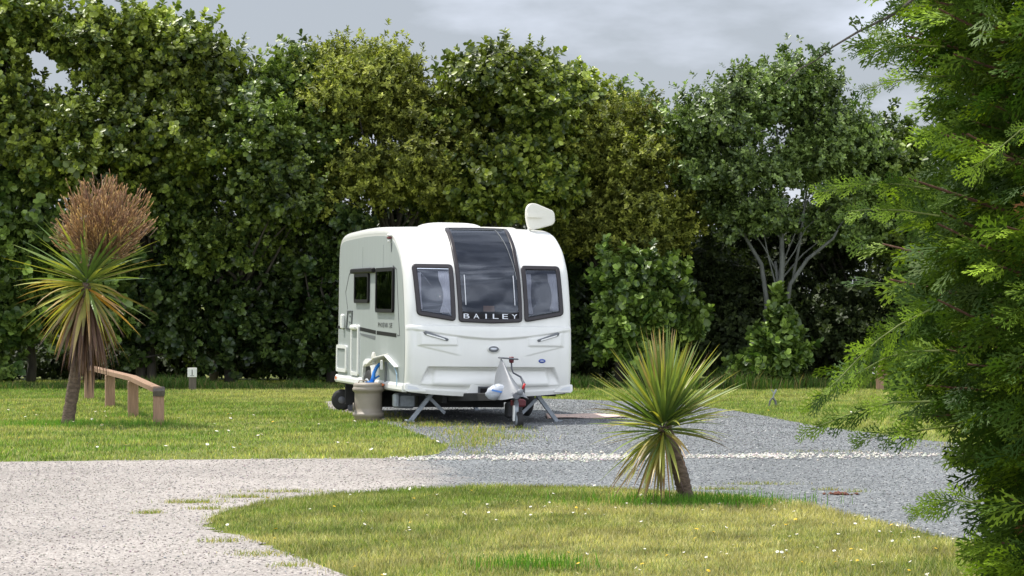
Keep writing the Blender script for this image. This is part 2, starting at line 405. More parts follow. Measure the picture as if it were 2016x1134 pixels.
# longer lush tufts round the two palm stems and along the verge edges
for (cx, cy, r_, n) in ((-5.75, 33.4, .55, 1500), (1.38, 20.45, .42, 1400), (1.6, 20.3, .3, 500), (.12, 15.5, .2, 420), (-4.6, 33.4, .25, 400), (-5.3, 36, .2, 250)):
    x = cx + rng.normal(0, r_, n); y = cy + rng.normal(0, r_ * .6, n)
    put(x, y, rng.uniform(.05, .12, n), np.full(n, .006), .6, np.array([.12, .27, .03]) * rng.uniform(.6, 1.3, n)[:, None])
np_mesh('grass', np.concatenate(Vs), [np.concatenate(F4), np.concatenate(F3)], M['grass'], None, [np.concatenate(CC)] * 2)
tag(bpy.data.objects['grass'], 'short mown grass of the near and far lawns', 'grass', kind='stuff')

# weeds creeping into the gravel
Vs, F4, F3, CC = [], [], [], []; off = 0
WEED = [(-2.55, 20.55, .22, .10, 420), (-2.2, 21.1, .2, .1, 300), (-1.9, 21.7, .3, .1, 300), (-2.75, 19.5, .1, .06, 160), (-2.35, 19.9, .15, .1, 200), (-1.95, 17.2, .12, .1, 160), (-1.6, 16.3, .2, .15, 220), (-1.35, 15.6, .1, .1, 120),
        (1.75, 22.0, .25, .06, 240), (2.2, 22.6, .3, .06, 220), (2.9, 21.7, .08, .04, 60), (2.7, 21.9, .12, .04, 90), (4.05, 21.8, .1, .05, 110),
        (-.5, 31.2, .4, 1.2, 700), (-1.0, 33.4, .5, .5, 620), (-1.5, 34.8, .35, .5, 500), (-.45, 29.0, .3, .9, 420), (-.1, 30.4, .35, .8, 260), (-.2, 32.3, .5, .3, 240), (-1.9, 36.6, .3, .5, 260), (3.4, 27.5, .6, .15, 160), (5.0, 28.3, .4, .4, 200), (-.4, 27.3, .2, .3, 160)]
for cx, cy, rx, ry, n in WEED:
    x = cx + rng.normal(0, rx * .6, n); y = cy + rng.normal(0, ry * .6, n)
    C = np.where(rng.random((n, 1)) < .6, np.array([[.20, .26, .05]]), np.array([[.42, .36, .14]])) * rng.uniform(.6, 1.3, (n, 1))
    put(x, y, rng.uniform(.012, .045, n) * (1.7 if cy > 28 else 1), np.full(n, .008 if cy > 28 else .005), 1.2, C)
np_mesh('weeds', np.concatenate(Vs), [np.concatenate(F4), np.concatenate(F3)], M['grass'], None, [np.concatenate(CC)] * 2)
tag(bpy.data.objects['weeds'], 'sparse weeds creeping over the gravel', 'weeds', kind='stuff')

# rank grass at the hedge foot
Vs, F4, F3, CC = [], [], [], []; off = 0
n = 26000; x = rng.uniform(-11, 11, n); y = 47.2 + np.abs(rng.normal(0, 1.0, n)) + .25 * fbm(x, x, 1.3, 8)
hf = np.clip(.6 + .5 * fbm(x, y * 0, 2.1, 9), .15, 1.6); hf = np.where(x > .8, hf * 1.45, hf)
C = np.where(rng.random((n, 1)) < .8, np.array([[.07, .14, .02]]), np.array([[.22, .19, .08]])) * rng.uniform(.5, 1.3, (n, 1))
put(x, y, rng.uniform(.06, .30, n) * hf, np.full(n, .014), .7, C)
np_mesh('rank_grass', np.concatenate(Vs), [np.concatenate(F4), np.concatenate(F3)], M['grass'], None, [np.concatenate(CC)] * 2)
tag(bpy.data.objects['rank_grass'], 'tall unmown grass along the foot of the tree belt', 'grass', kind='stuff')

# ------------------------------------------------------------------ loose stones
OCT = np.array([[1, 0, 0], [0, 1, 0], [-1, 0, 0], [0, -1, 0], [0, 0, 1], [0, 0, -.6]], float)
OF = np.array([[0, 1, 4], [1, 2, 4], [2, 3, 4], [3, 0, 4], [1, 0, 5], [2, 1, 5], [3, 2, 5], [0, 3, 5]])
def stones(x, y, r, C, name, label):
    n = len(x); a = rng.uniform(0, 6.283, n); S = np.stack([r * rng.uniform(.7, 1.3, n), r * rng.uniform(.5, 1.0, n), r * rng.uniform(.35, .75, n)], 1)
    V = OCT[None] * S[:, None] ; V = V + rng.normal(0, .16, V.shape) * r[:, None, None]
    c, s = np.cos(a)[:, None], np.sin(a)[:, None]; X = V[:, :, 0] * c - V[:, :, 1] * s; Y = V[:, :, 0] * s + V[:, :, 1] * c
    V = np.stack([X + x[:, None], Y + y[:, None], V[:, :, 2] + .006 + (r * .15)[:, None]], 2).reshape(-1, 3)
    F = (np.arange(n)[:, None, None] * 6 + OF[None]).reshape(-1, 3)
    o = np_mesh(name, V, [F], M['stone'], None, [np.repeat(C, 8, 0)]); tag(o, label, 'gravel', kind='stuff')
M['stone'] = leaf_mat('stone chips', .85, .2, 0.0)
x, y = scatter(120000, 13.6, 44, .5); k = inside(DR, x, y); x, y = x[k], y[k]
bl = x + .10 * y + .8 + 1.0 * rng.normal(0, .35, len(x)) * .6 + .25 * fbm(x, y, 1.2, 3); pale = bl < 2.4
P_ = np.array([.36, .33, .302]); G_ = np.array([.182, .186, .184]); W_ = np.array([.62, .60, .57])
def sc_col(m, n):
    return m * rng.uniform(.72, 1.3, n)[:, None] * (1 + rng.normal(0, .05, (n, 3)))
k2 = pale | (rng.random(len(x)) < .7); x, y, pale = x[k2], y[k2], pale[k2]
r = rng.uniform(.004, .011, len(x)) * np.where(y > 26, 1.25, 1); C = np.where(pale[:, None], sc_col(P_, len(x)), sc_col(G_, len(x)))
wh = (rng.random(len(x)) < .035) & ~pale; C = np.where(wh[:, None], W_, C)
stones(x, y, r, np.clip(C, .02, .85), 'gravel_chips', 'loose chips of pale and blue-grey stone on the drive')
# the strip of white stones across the drive
n = 6000; xx = rng.uniform(-1.3, 5.0, n); yy = 26.3 + .20 * (xx + 1.08) * .55 + rng.normal(0, .24, n) * (1 + .35 * np.sin(xx * 2.3))
k = rng.random(n) < np.clip(np.where(xx > 3.2, .55 - .25 * (xx - 3.2), .9), .05, 1) * np.clip(.75 + .4 * fbm(xx, xx, 3., 4), .2, 1) * np.where(xx < -.2, .35 + (xx + 1.3) * .5, 1); xx, yy = xx[k], yy[k]
stones(xx, yy, rng.uniform(.010, .026, len(xx)), sc_col(np.array([.46, .44, .39]), len(xx)).clip(.05, .85), 'white_pebbles', 'strip of white pebbles lying across the grey gravel')
# clods of red-brown earth on the drive
n = 40; stones(2.72 + rng.normal(0, .07, n), 21.7 - 0.3 + rng.normal(0, .04, n), rng.uniform(.01, .03, n), sc_col(np.array([.12, .05, .035]), n), 'bark_litter', 'patch of red-brown bark litter on the grey gravel')

# ------------------------------------------------------------------ flowers in the lawns
def flower_mesh(yellow):
    b = MB(); n = 9
    vs = [(0, 0, .004)]; fs = []
    for k in range(n):
        a = 2 * math.pi * k / n; 
        for da, rr in ((-.28, .012), (0, .015), (.28, .012)): vs.append((math.cos(a + da) * rr, math.sin(a + da) * rr, .001))
        i = 1 + 3 * k; fs.append((0, i, i + 1, i + 2))
    b.add(vs, fs); return b
prot = {}
for kind in ('daisy', 'dandelion'):
    st = MB().tube([(0, 0, 0), (.003, .002, .03), (0, 0, .055)], .0016, 5)
    head = flower_mesh(0)
    hm = bpy.data.meshes.new(kind + '_head'); me0 = head; o = me0.build('petals', M['petal' if kind == 'daisy' else 'yellow']); 
    ctr = MB().lathe([(.001, .0), (.005, .001), (.005, .004), (.001, .006)], (0, 0, 0), 'Z', 8)
    so = st.build('stem', M['palmgreen'] if 'palmgreen' in M else M['yellow'])
    so.data.materials[0] = mat('stem green ' + kind, (.07, .13, .03), .6)
    co = ctr.build('flower_centre', M['yellow'])
    prot[kind] = (o.data, so.data, co.data)
    for q in (o, so, co): bpy.data.objects.remove(q)
def flower(kind, x, y, s, label, group):
    r_ = empty(kind, (x, y, 0), random.uniform(0, 6)); r_.scale = (s, s, s * .9); tag(r_, label, 'flower', group)
    tilt = random.uniform(.2, .75)
    for nm, me in zip(('petals', 'stem', 'flower_centre'), prot[kind]):
        o = bpy.data.objects.new(nm, me); COL.objects.link(o); o.parent = r_
        if nm != 'stem': o.location = (0, 0, .056); o.rotation_euler = (tilt, 0, 0)
fr = random.Random(8)
def flowers(kind, n, y0, y1, s, label, group, xmin=-99, dens=None):
    k = 0
    while k < n:
        y = math.sqrt(fr.uniform(y0 ** 2, y1 ** 2)); x = fr.uniform(-1, 1) * .2 * y
        if x < xmin or inside(DR, np.array([x]), np.array([y]))[0]: continue
        if dens and fr.random() > dens(x, y): continue
        flower(kind, x, y, s * fr.uniform(.8, 1.2), label, group); k += 1
flowers('daisy', 190, 14.6, 22, .72, 'small white daisy in the near lawn', 'daisies in the near lawn', dens=lambda x, y: (.35 + .65 * min(1, max(0, x / 2.5))) * max(.08, min(1, .35 + 1.1 * math.sin(x * 2.3 + 1) * math.sin(y * 1.7 + x))))
flowers('dandelion', 40, 14.6, 22, .85, 'small yellow flower in the near lawn', 'yellow flowers in the near lawn', dens=lambda x, y: .4 + .5 * min(1, max(0, x / 2)))
flowers('daisy', 46, 26.5, 37, 1.25, 'white daisy in the lawn beside the caravan', 'daisies in the far lawn', dens=lambda x, y: 1 if x < 0 else .3)
flowers('dandelion', 9, 26.5, 38, 1.3, 'yellow flower in the lawn beside the caravan', 'yellow flowers in the far lawn', dens=lambda x, y: 1 if x < 0 else .3)

# ------------------------------------------------------------------ broadleaf trees
LEAF = np.array([[0, 0, 0], [0, 1, -.06], [-.36, .32, .09], [-.42, .74, .06], [.36, .32, .09], [.42, .74, .06]])
LF = np.array([[0, 1, 3, 2], [0, 4, 5, 1]])
def unit(v): return v / np.maximum(np.linalg.norm(v, axis=-1, keepdims=True), 1e-9)
def leaves(P, D, Nn, Ls, wr):
    """P base, D direction, Nn up of each leaf"""
    D = unit(D); S = unit(np.cross(D, Nn)); U = np.cross(S, D); Ls = Ls[:, None, None]
    T = LEAF[None]
    V = P[:, None] + Ls * (T[:, :, 1:2] * D[:, None] + T[:, :, 0:1] * wr * S[:, None] + T[:, :, 2:3] * U[:, None])
    F = (np.arange(len(P))[:, None, None] * 6 + LF[None]).reshape(-1, 4)
    return V.reshape(-1, 3), F
def rosettes(Q, A, K, L0, wr, base, young, rgen, jitter=.25):
    """Q twig tips, A twig direction; K leaves around each"""
    m = len(Q); A = unit(A); ref = np.where(np.abs(A[:, 2:3]) > .9, np.array([[1., 0, 0]]), np.array([[0, 0, 1.]])); B1 = unit(np.cross(A, ref)); B2 = np.cross(A, B1)
    ph = rgen.uniform(0, 6.283, (m, 1)) + np.arange(K)[None] * 2.4 + rgen.normal(0, .25, (m, K)); sp = np.linspace(.55, 1.45, K)[None] + rgen.normal(0, jitter, (m, K))
    Rd = np.cos(ph)[..., None] * B1[:, None] + np.sin(ph)[..., None] * B2[:, None]
    D = A[:, None] * np.cos(sp)[..., None] + Rd * np.sin(sp)[..., None]
    Nn = A[:, None] * np.sin(sp)[..., None] - Rd * np.cos(sp)[..., None]
    back = np.linspace(0, .9, K)[None, :, None] * L0
    P = Q[:, None] - A[:, None] * back
    Ls = (L0 * rgen.uniform(.7, 1.25, (m, 1)) * rgen.uniform(.65, 1.2, (m, K)) * np.linspace(.8, 1.1, K)[None])
    y = np.clip(rgen.normal(.25, .25, (m, 1)) + np.linspace(.25, -.15, K)[None] + rgen.normal(0, .12, (m, K)), 0, 1)[..., None]
    C = (base * (1 - y) + young * y) * rgen.uniform(.7, 1.3, (m, K, 1))
    V, F = leaves(P.reshape(-1, 3), D.reshape(-1, 3), Nn.reshape(-1, 3), Ls.ravel(), wr)
    return V, F, np.repeat(C.reshape(-1, 3), 2, 0)

def px(p, d=50.): return (p - 1008) / 5066. * d
def pz(p, d=50.): return 1.6 + (596 - p) / 5066. * d
SP = dict(  # base, young, leaf length, width ratio, leaves per rosette, rosette spacing
    broad=(np.array([0.050, 0.082, 0.014]), np.array([0.354, 0.415, 0.061]), .125, .82, 8, .185, 'leaf'),
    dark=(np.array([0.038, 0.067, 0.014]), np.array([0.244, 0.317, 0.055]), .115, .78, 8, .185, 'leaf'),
    olive=(np.array([.080, .100, .017]), np.array([.42, .44, .075]), .090, .52, 9, .155, 'leafd'),
    grey=(np.array([.052, .088, .020]), np.array([.29, .39, .10]), .095, .62, 8, .165, 'leaf'),
    deep_shade=(np.array([.020, .040, .011]), np.array([.105, .155, .032]), .125, .85, 8, .21, 'leaf'),  # leaf colour darkened to stand in for shade low in the hedge
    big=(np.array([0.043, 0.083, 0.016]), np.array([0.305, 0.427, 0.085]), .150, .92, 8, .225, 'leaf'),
    shade=(np.array([.030, .045, .016]), np.array([.075, .10, .03]), .12, .7, 7, .20, 'leafd'),  # dark leaf colour paints in the gloom behind the trunks
)
def tree(name, label, cat, sp, mains, base_px, seed, dens=1., trunks=1, spikes=6, barkm='barkd', sub=(.34, .62), group='trees and shrubs of the belt behind the caravan', tr=.09, gaps=0., limbs=None):
    """mains: (cx px, cy px, rx px, rz px, depth Y, ry m, number of lobes)"""
    base, young, L0, wr, K, spc, mt = SP[sp]; rg = np.random.default_rng(seed)
    root_x = px(base_px[0], base_px[1]); root = empty(name, (root_x, base_px[1], 0)); tag(root, label, cat, group); R0 = np.array([root_x, base_px[1], 0])
    LC, LR = [], []
    for (cx, cy, rx, rz, Y, ry, n) in mains:
        c = np.array([px(cx, Y), Y, pz(cy, Y)]); r = np.array([rx / 5066 * Y, ry, rz / 5066 * Y])
        d = unit(rg.normal(0, 1, (n, 3))); d[:, 1] = np.where(rg.random(n) < .62, -np.abs(d[:, 1]), d[:, 1])
        rr = rg.uniform(.55, 1.08, (n, 1)); s = rg.uniform(sub[0] * .75, sub[1] * 1.05, n)
        P = c + d * np.maximum(r[None] - s[:, None] * .55, .05) * rr
        LC.append(P); LR.append(s)
    LC = np.concatenate(LC); LR = np.concatenate(LR)
    ok = LC[:, 2] > .15; LC, LR = LC[ok], LR[ok]
    Qs, As = [], []
    ctr = LC.mean(0)
    for c, s in zip(LC, LR):
        n = int(dens * 4 * math.pi * s * s * .75 / (spc * spc))
        nt_ = max(4, n // 4); d = unit(rg.normal(0, 1, (nt_, 3)) + np.array([0, 0, .25])); ln = s * rg.uniform(.55, 1.5, (nt_, 1, 1))
        sc3 = np.array([1.15, 1.05, .72]); t_ = np.linspace(.45, 1.0, 4)[None, :, None] + rg.uniform(-.06, .06, (nt_, 4, 1))
        bend = np.array([0, 0, .25]) * (t_ ** 2) * ln
        q = c + d[:, None] * ln * t_ * sc3 + bend + rg.normal(0, .035, (nt_, 4, 3))
        Qs.append(q.reshape(-1, 3)); As.append((d[:, None] + np.array([0, -.12, .5]) + rg.normal(0, .32, (nt_, 4, 3))).reshape(-1, 3))
    # leafy shoots that break the outline
    if spikes:
        z_ = LC[:, 2] + LR; top = np.argsort(-z_)[:max(spikes * 3, 6)]; 
        for i in rg.choice(top, min(spikes, len(top)), replace=False):
            c = LC[i] + np.array([rg.normal(0, .15), rg.normal(0, .15), LR[i] * .35]); hgt = rg.uniform(.25, .6); ln = np.array([rg.normal(0, .2), 0, 1.])
            m = int(hgt / .04) + 12; t = np.linspace(-1.3, 1, m)[:, None]; q = c + ln * hgt * t + rg.normal(0, .045, (m, 3)); Qs.append(q); As.append(ln + rg.normal(0, .5, (m, 3)))
    Q = np.concatenate(Qs); A = np.concatenate(As); k = Q[:, 2] > .08; Q, A = Q[k], A[k]
    V, F, C = rosettes(Q, A, K, L0, wr, base, young, rg)
    # colour drifts slowly from branch to branch
    tone = 1 + .34 * np.repeat(np.repeat(fbm(Q[:, 0], Q[:, 2], 1.6, seed), K), 2)[:, None]
    C = np.clip(C * tone, .008, .5)
    np_mesh('crown', V - R0, [F], M[mt], root, [C])
    # trunk and limbs
    b = MB(); rr = random.Random(seed)
    tips = LC[rg.choice(len(LC), min(len(LC), 5 if limbs else 14 + 6 * trunks), replace=False)] - R0
    for t in range(trunks):
        bx = rr.uniform(-.22, .22) * (trunks > 1); ln = rr.uniform(-.3, .3)
        hz = max(.5, (ctr[2]) * .55); top = Vector((bx + ln * hz * .5 + (ctr[0] - R0[0]) * .4, (ctr[1] - R0[1]) * .4, hz))
        pts = [Vector((bx, 0, -.05)), Vector((bx + rr.uniform(-.05, .05), 0, hz * .3)), Vector(((bx + top.x) / 2 + rr.uniform(-.1, .1), top.y / 2, hz * .65)), top]
        b.tube(pts, [tr * 1.15, tr, tr * .85, tr * .7], 9)
        for tp in tips[t::trunks]:
            tp = Vector(tp); mid = (top + tp) / 2 + Vector((rr.uniform(-.2, .2), rr.uniform(-.2, .2), rr.uniform(-.15, .2)))
            st = pts[2].lerp(top, rr.random())
            b.tube([st, st.lerp(mid, .5) + Vector((rr.uniform(-.06, .06), 0, rr.uniform(-.05, .1))), mid, tp], [tr * .5, tr * .36, tr * .26, .012], 6, caps=False)
    for lm in (limbs or []):
        b.tube([Vector((px(p, base_px[1]), base_px[1] + dy, pz(q, base_px[1]))) - Vector(R0) for p, q, dy, r in lm], [r for p, q, dy, r in lm], 10)
    b.build('trunk', M[barkm], root, True)
    return root

TB = 'trees and shrubs of the belt behind the caravan'
tree('broadleaf_tree', 'tall green tree rising out of the top left corner of the photo', 'tree', 'broad', [(10, 60, 125, 110, 50.2, 1.6, 30), (30, 260, 150, 150, 50.0, 1.7, 44), (-70, 160, 110, 200, 50.5, 1.6, 26)], (-10, 51), 21, 1.15)
tree('broadleaf_tree', 'tall dark tree whose high ragged top stands behind the left palm', 'tree', 'broad', [(235, 110, 120, 105, 50.2, 1.7, 40), (375, 150, 125, 100, 50.4, 1.5, 36), (320, 230, 120, 90, 50.2, 1.5, 24), (190, 300, 150, 130, 49.7, 1.7, 44), (410, 270, 120, 110, 49.8, 1.6, 34)], (280, 51.3), 22, 1.1, trunks=2, spikes=14)
tree('broadleaf_tree', 'lower bushy tree with large glossy leaves left of the brown-flowered palm', 'tree', 'big', [(30, 430, 120, 130, 49.8, 1.2, 34), (150, 560, 130, 150, 50.4, 1.0, 38), (-20, 640, 120, 130, 50.6, 1.0, 26)], (60, 51.4), 23, 1.05, spikes=0)
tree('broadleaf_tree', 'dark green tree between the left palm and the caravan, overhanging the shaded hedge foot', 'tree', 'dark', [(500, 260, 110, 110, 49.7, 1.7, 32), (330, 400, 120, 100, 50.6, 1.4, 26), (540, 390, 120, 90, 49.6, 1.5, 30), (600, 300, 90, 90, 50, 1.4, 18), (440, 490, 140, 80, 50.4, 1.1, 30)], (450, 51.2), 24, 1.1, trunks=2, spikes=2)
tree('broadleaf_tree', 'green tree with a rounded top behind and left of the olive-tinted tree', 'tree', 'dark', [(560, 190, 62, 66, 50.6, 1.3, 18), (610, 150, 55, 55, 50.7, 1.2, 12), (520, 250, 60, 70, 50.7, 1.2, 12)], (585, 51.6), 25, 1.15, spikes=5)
tree('olive_toned_tree', 'broad olive-yellow tree standing above the caravan roof', 'tree', 'olive', [(730, 185, 130, 105, 50.4, 1.6, 46), (660, 210, 90, 90, 50.2, 1.4, 22), (830, 310, 115, 150, 49.9, 1.5, 48), (690, 370, 130, 110, 50.2, 1.4, 36)], (750, 51.6), 26, 1.15, trunks=2, spikes=18)
tree('broadleaf_tree', 'tall green tree rising directly behind the caravan and its aerial', 'tree', 'broad', [(985, 175, 105, 90, 50.1, 1.6, 42), (1060, 230, 90, 100, 50.0, 1.5, 28), (920, 250, 80, 110, 50.2, 1.4, 24), (1020, 370, 140, 110, 49.8, 1.5, 48), (900, 400, 90, 80, 50.6, 1.2, 20), (1130, 190, 34, 42, 50.3, .6, 7)], (985, 51.3), 27, 1.1, trunks=2, spikes=10, barkm='bark')
tree('olive_toned_tree', 'olive-yellow tree right of the caravan, lower than its two green neighbours', 'tree', 'olive', [(1180, 300, 110, 110, 50.7, 1.4, 42), (1260, 330, 85, 120, 50.4, 1.4, 30), (1260, 440, 130, 100, 50.3, 1.3, 42), (1150, 430, 90, 90, 50.8, 1.2, 24)], (1220, 51.8), 28, 1.1, spikes=12)
tree('feathery_shrub', 'thin grey-green leafy top poking above the olive tree right of the caravan', 'tree', 'grey', [(1225, 225, 42, 48, 51.5, .7, 9), (1270, 260, 36, 50, 51.5, .7, 8)], (1235, 52.3), 29, .8, spikes=8)
tree('pale_barked_tree', 'airy tree with pale forked trunks and sky showing through its crown', 'tree', 'grey', [(1480, 210, 105, 62, 50.0, 1.3, 26), (1570, 190, 75, 72, 50.0, 1.2, 20), (1400, 260, 95, 62, 49.8, 1.2, 20), (1640, 270, 95, 75, 50.0, 1.3, 24), (1690, 340, 75, 90, 50.1, 1.2, 18), (1430, 350, 105, 50, 49.7, 1.2, 17), (1580, 340, 90, 52, 49.8, 1.1, 14), (1480, 430, 110, 55, 49.9, 1.1, 16), (1660, 440, 100, 80, 50.2, 1.1, 20), (1345, 280, 60, 75, 50.2, .9, 14), (1380, 400, 80, 70, 50.6, .9, 14), (1720, 420, 80, 110, 50.8, 1.0, 20)], (1540, 49.6), 30, .95, trunks=1, spikes=14, barkm='bark', tr=.04,
     limbs=[[(1532, 740, 0, 0.068), (1534, 600, 0, 0.062), (1540, 520, 0, 0.052), (1538, 380, .1, 0.031), (1530, 250, .1, 0.016)], [(1545, 640, .05, 0.052), (1556, 560, .05, 0.042), (1590, 510, .0, 0.036), (1640, 470, .0, 0.026), (1690, 380, 0, 0.016)],
            [(1508, 700, .1, 0.057), (1510, 590, .1, 0.047), (1500, 520, .1, 0.042), (1470, 470, .1, 0.031), (1440, 400, .1, 0.021), (1400, 300, .1, 0.010)], [(1560, 560, .05, 0.031), (1575, 480, .1, 0.026), (1590, 380, .2, 0.021), (1580, 240, .2, 0.010)]])
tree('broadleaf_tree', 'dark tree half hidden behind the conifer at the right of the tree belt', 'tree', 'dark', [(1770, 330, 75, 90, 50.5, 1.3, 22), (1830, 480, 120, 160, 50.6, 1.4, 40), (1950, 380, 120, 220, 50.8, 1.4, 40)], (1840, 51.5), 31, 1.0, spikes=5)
tree('broadleaf_shrub', 'bright shrub with big rounded leaves just right of the caravan', 'shrub', 'big', [(1275, 590, 95, 95, 48.4, .9, 46), (1240, 660, 90, 90, 48.4, .9, 30), (1330, 640, 50, 60, 48.6, .8, 12), (1225, 560, 60, 70, 48.9, .8, 12)], (1260, 49.0), 32, 1.1, spikes=3, sub=(.26, .42))
tree('broadleaf_shrub', 'small leafy shrub at the foot of the pale forked trunks', 'shrub', 'big', [(1535, 695, 72, 55, 48.2, .6, 26), (1535, 635, 34, 30, 48.3, .4, 6), (1455, 725, 40, 30, 48.4, .4, 8)], (1535, 48.2), 33, 1.0, spikes=3, sub=(.16, .28))
tree('broadleaf_shrub', 'shaded large-leaved shrub close against the left rear of the caravan', 'shrub', 'deep_shade', [(640, 560, 80, 140, 50.2, .8, 30), (690, 470, 60, 60, 49.6, .8, 14), (620, 690, 80, 60, 50.0, .6, 14)], (650, 51.0), 34, 1.0, spikes=0, sub=(.24, .42))
tree('broadleaf_shrub', 'deeply shaded shrub behind the numbered post', 'shrub', 'deep_shade', [(420, 590, 140, 160, 51.0, .9, 52), (550, 620, 120, 140, 51.2, .8, 40), (290, 620, 110, 140, 51.0, .8, 34)], (420, 51.9), 35, 1.0, spikes=0)
tree('broadleaf_shrub', 'dark shrub in the shade behind the caravan and above its roofline', 'shrub', 'deep_shade', [(860, 480, 140, 90, 51.8, .9, 30), (1080, 500, 110, 90, 51.8, .9, 24), (1130, 630, 70, 110, 51.8, .7, 20)], (980, 52.2), 36, 1.0, spikes=0)
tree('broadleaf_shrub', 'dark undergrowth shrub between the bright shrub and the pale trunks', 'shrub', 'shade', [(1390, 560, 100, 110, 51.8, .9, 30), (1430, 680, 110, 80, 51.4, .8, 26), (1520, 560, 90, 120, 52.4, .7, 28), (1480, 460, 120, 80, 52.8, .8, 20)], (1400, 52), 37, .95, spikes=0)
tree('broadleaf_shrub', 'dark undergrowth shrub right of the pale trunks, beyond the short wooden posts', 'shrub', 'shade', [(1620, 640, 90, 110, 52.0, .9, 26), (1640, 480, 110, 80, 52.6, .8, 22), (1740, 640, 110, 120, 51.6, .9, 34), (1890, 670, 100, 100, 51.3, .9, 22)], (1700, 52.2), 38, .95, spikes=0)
# the dense thicket that closes the belt behind the trunks
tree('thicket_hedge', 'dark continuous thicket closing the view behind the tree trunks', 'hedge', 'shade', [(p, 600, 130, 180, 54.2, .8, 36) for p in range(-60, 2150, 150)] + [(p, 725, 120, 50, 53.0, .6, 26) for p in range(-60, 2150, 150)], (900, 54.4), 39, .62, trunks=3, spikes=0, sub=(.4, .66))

# ------------------------------------------------------------------ cordyline palms
def sword(b, org, az, el, Ln, wd, droop, col, cols, twist=0., seg=6):
    """one sword leaf bending down; returns faces appended"""
    p = Vector(org); d = Vector((math.cos(az) * math.cos(el), math.sin(az) * math.cos(el), math.sin(el))); side = Vector((-math.sin(az), math.cos(az), 0))
    up = side.cross(d); 
    if up.z < 0: up = -up
    s2 = (side * math.cos(twist) + up * math.sin(twist)).normalized(); vs = []; prof = [.45, .85, 1.0, .9, .65, .35, .04]; step = Ln / seg
    for i in range(seg + 1):
        h = wd / 2 * prof[i]; vs += [p - s2 * h + up * h * .35, p.copy(), p + s2 * h + up * h * .35]
        d = (d + Vector((0, 0, -droop * (i + .5) / seg))).normalized(); p = p + d * step
    fs = []
    for i in range(seg):
        for k in (0, 1): fs.append((i * 3 + k, i * 3 + k + 1, i * 3 + k + 4, i * 3 + k + 3))
    b.add(vs, fs)
    for i in range(seg):
        for k in (0, 1):
            c = np.array(col[min(i, len(col) - 1)]) * random.uniform(.9, 1.1); cols.append(c)
def colmesh(name, b, cols, m, parent):
    V = np.array(b.v); F = np.array([f for f in b.f if len(f) == 4]); return np_mesh(name, V, [F], m, parent, [np.array(cols)])
GRN = (.12, .20, .05); YEL = (.40, .40, .08); OLV = (.20, .265, .07); BRN = (.16, .085, .05); TAN = (.40, .27, .14); PRP = (.085, .045, .045); ORG = (.55, .26, .03)
def grad(a, b, n=6): return [tuple(np.array(a) * (1 - i / (n - 1)) + np.array(b) * (i / (n - 1))) for i in range(n)]

def palm(name, label, base, top, r0, r1, leafdef, Ln, extra=None, seed=1):
    random.seed(seed); root = empty(name, base); tag(root, label, 'palm tree', 'cordyline palms on the lawns'); T = Vector(top) - Vector(base)
    b = MB(); n = 26; pts, rs = [], []
    for i in range(n + 1):
        t = i / n; p = T * t + Vector((math.sin(t * 3) * .02, 0, -.03 if i == 0 else 0)); pts.append(p); rs.append((r0 * (1 - t) + r1 * t) * (1 + .09 * (i % 2) + random.uniform(-.05, .05)) * (1.25 if i == 0 else 1))
    b.tube(pts, rs, 14); b.build('trunk', M['palmbark'], root, True)
    for nm, defs in leafdef.items():
        bb = MB(); cols = []
        for (cnt, e0, e1, l0, l1, w_, dr0, dr1, palettes, z0, z1) in defs:
            for i in range(cnt):
                az = random.uniform(0, 2 * math.pi) if (e1 > -30 or Ln > .8) else rad(random.uniform(110, 300)); t = (i + random.random()) / cnt; el = rad(e0 + (e1 - e0) * t + random.uniform(-6, 6))
                o = T + Vector((math.cos(az) * .035, math.sin(az) * .035, z0 + (z1 - z0) * t + random.uniform(-.02, .02)))
                sword(bb, o, az, el, Ln * random.uniform(l0, l1), w_ * random.uniform(.8, 1.15), random.uniform(dr0, dr1), random.choice(palettes), cols, random.uniform(-.7, .7))
        colmesh(nm, bb, cols, M['sword'], root)
    return root, T
up_p = [grad(GRN, OLV), grad(GRN, OLV), grad(GRN, GRN), grad(OLV, YEL), grad(GRN, YEL), grad(OLV, OLV), grad(OLV, TAN)]
mid_p = [grad(GRN, OLV), grad(OLV, YEL), grad(YEL, TAN), grad(OLV, BRN), grad(YEL, YEL)]
low_p = [grad(YEL, YEL), grad(OLV, BRN), grad(YEL, BRN), grad(YEL, TAN), grad(OLV, YEL), grad(ORG, TAN), grad(YEL, PRP)]
dead_p = [grad(BRN, PRP), grad(TAN, BRN), grad(BRN, BRN), grad(PRP, BRN), grad(TAN, PRP)]
pr, T = palm('cordyline_palm', 'tall cordyline palm with a brown seeded flower head and shaggy dead leaf skirt', (-5.79, 33.5, 0), (-5.53, 33.45, 1.86), .085, .06,
    {'leaves': [(66, 58, 8, .85, 1.08, .044, .0, .10, up_p, .12, .0), (46, 8, -35, .8, 1.0, .046, .05, .2, mid_p + low_p, .0, -.12), (40, -35, -62, .75, .98, .048, .03, .22, low_p, -.08, -.24)],
     'dead_leaves': [(170, -60, -88, .7, 1.02, .042, .1, .4, dead_p, -.12, -.42)]}, 1.05, seed=4)
bpy.data.objects[[c.name for c in pr.children if c.name.startswith('dead')][0]]['label'] = 'hanging skirt of dead brown leaves'
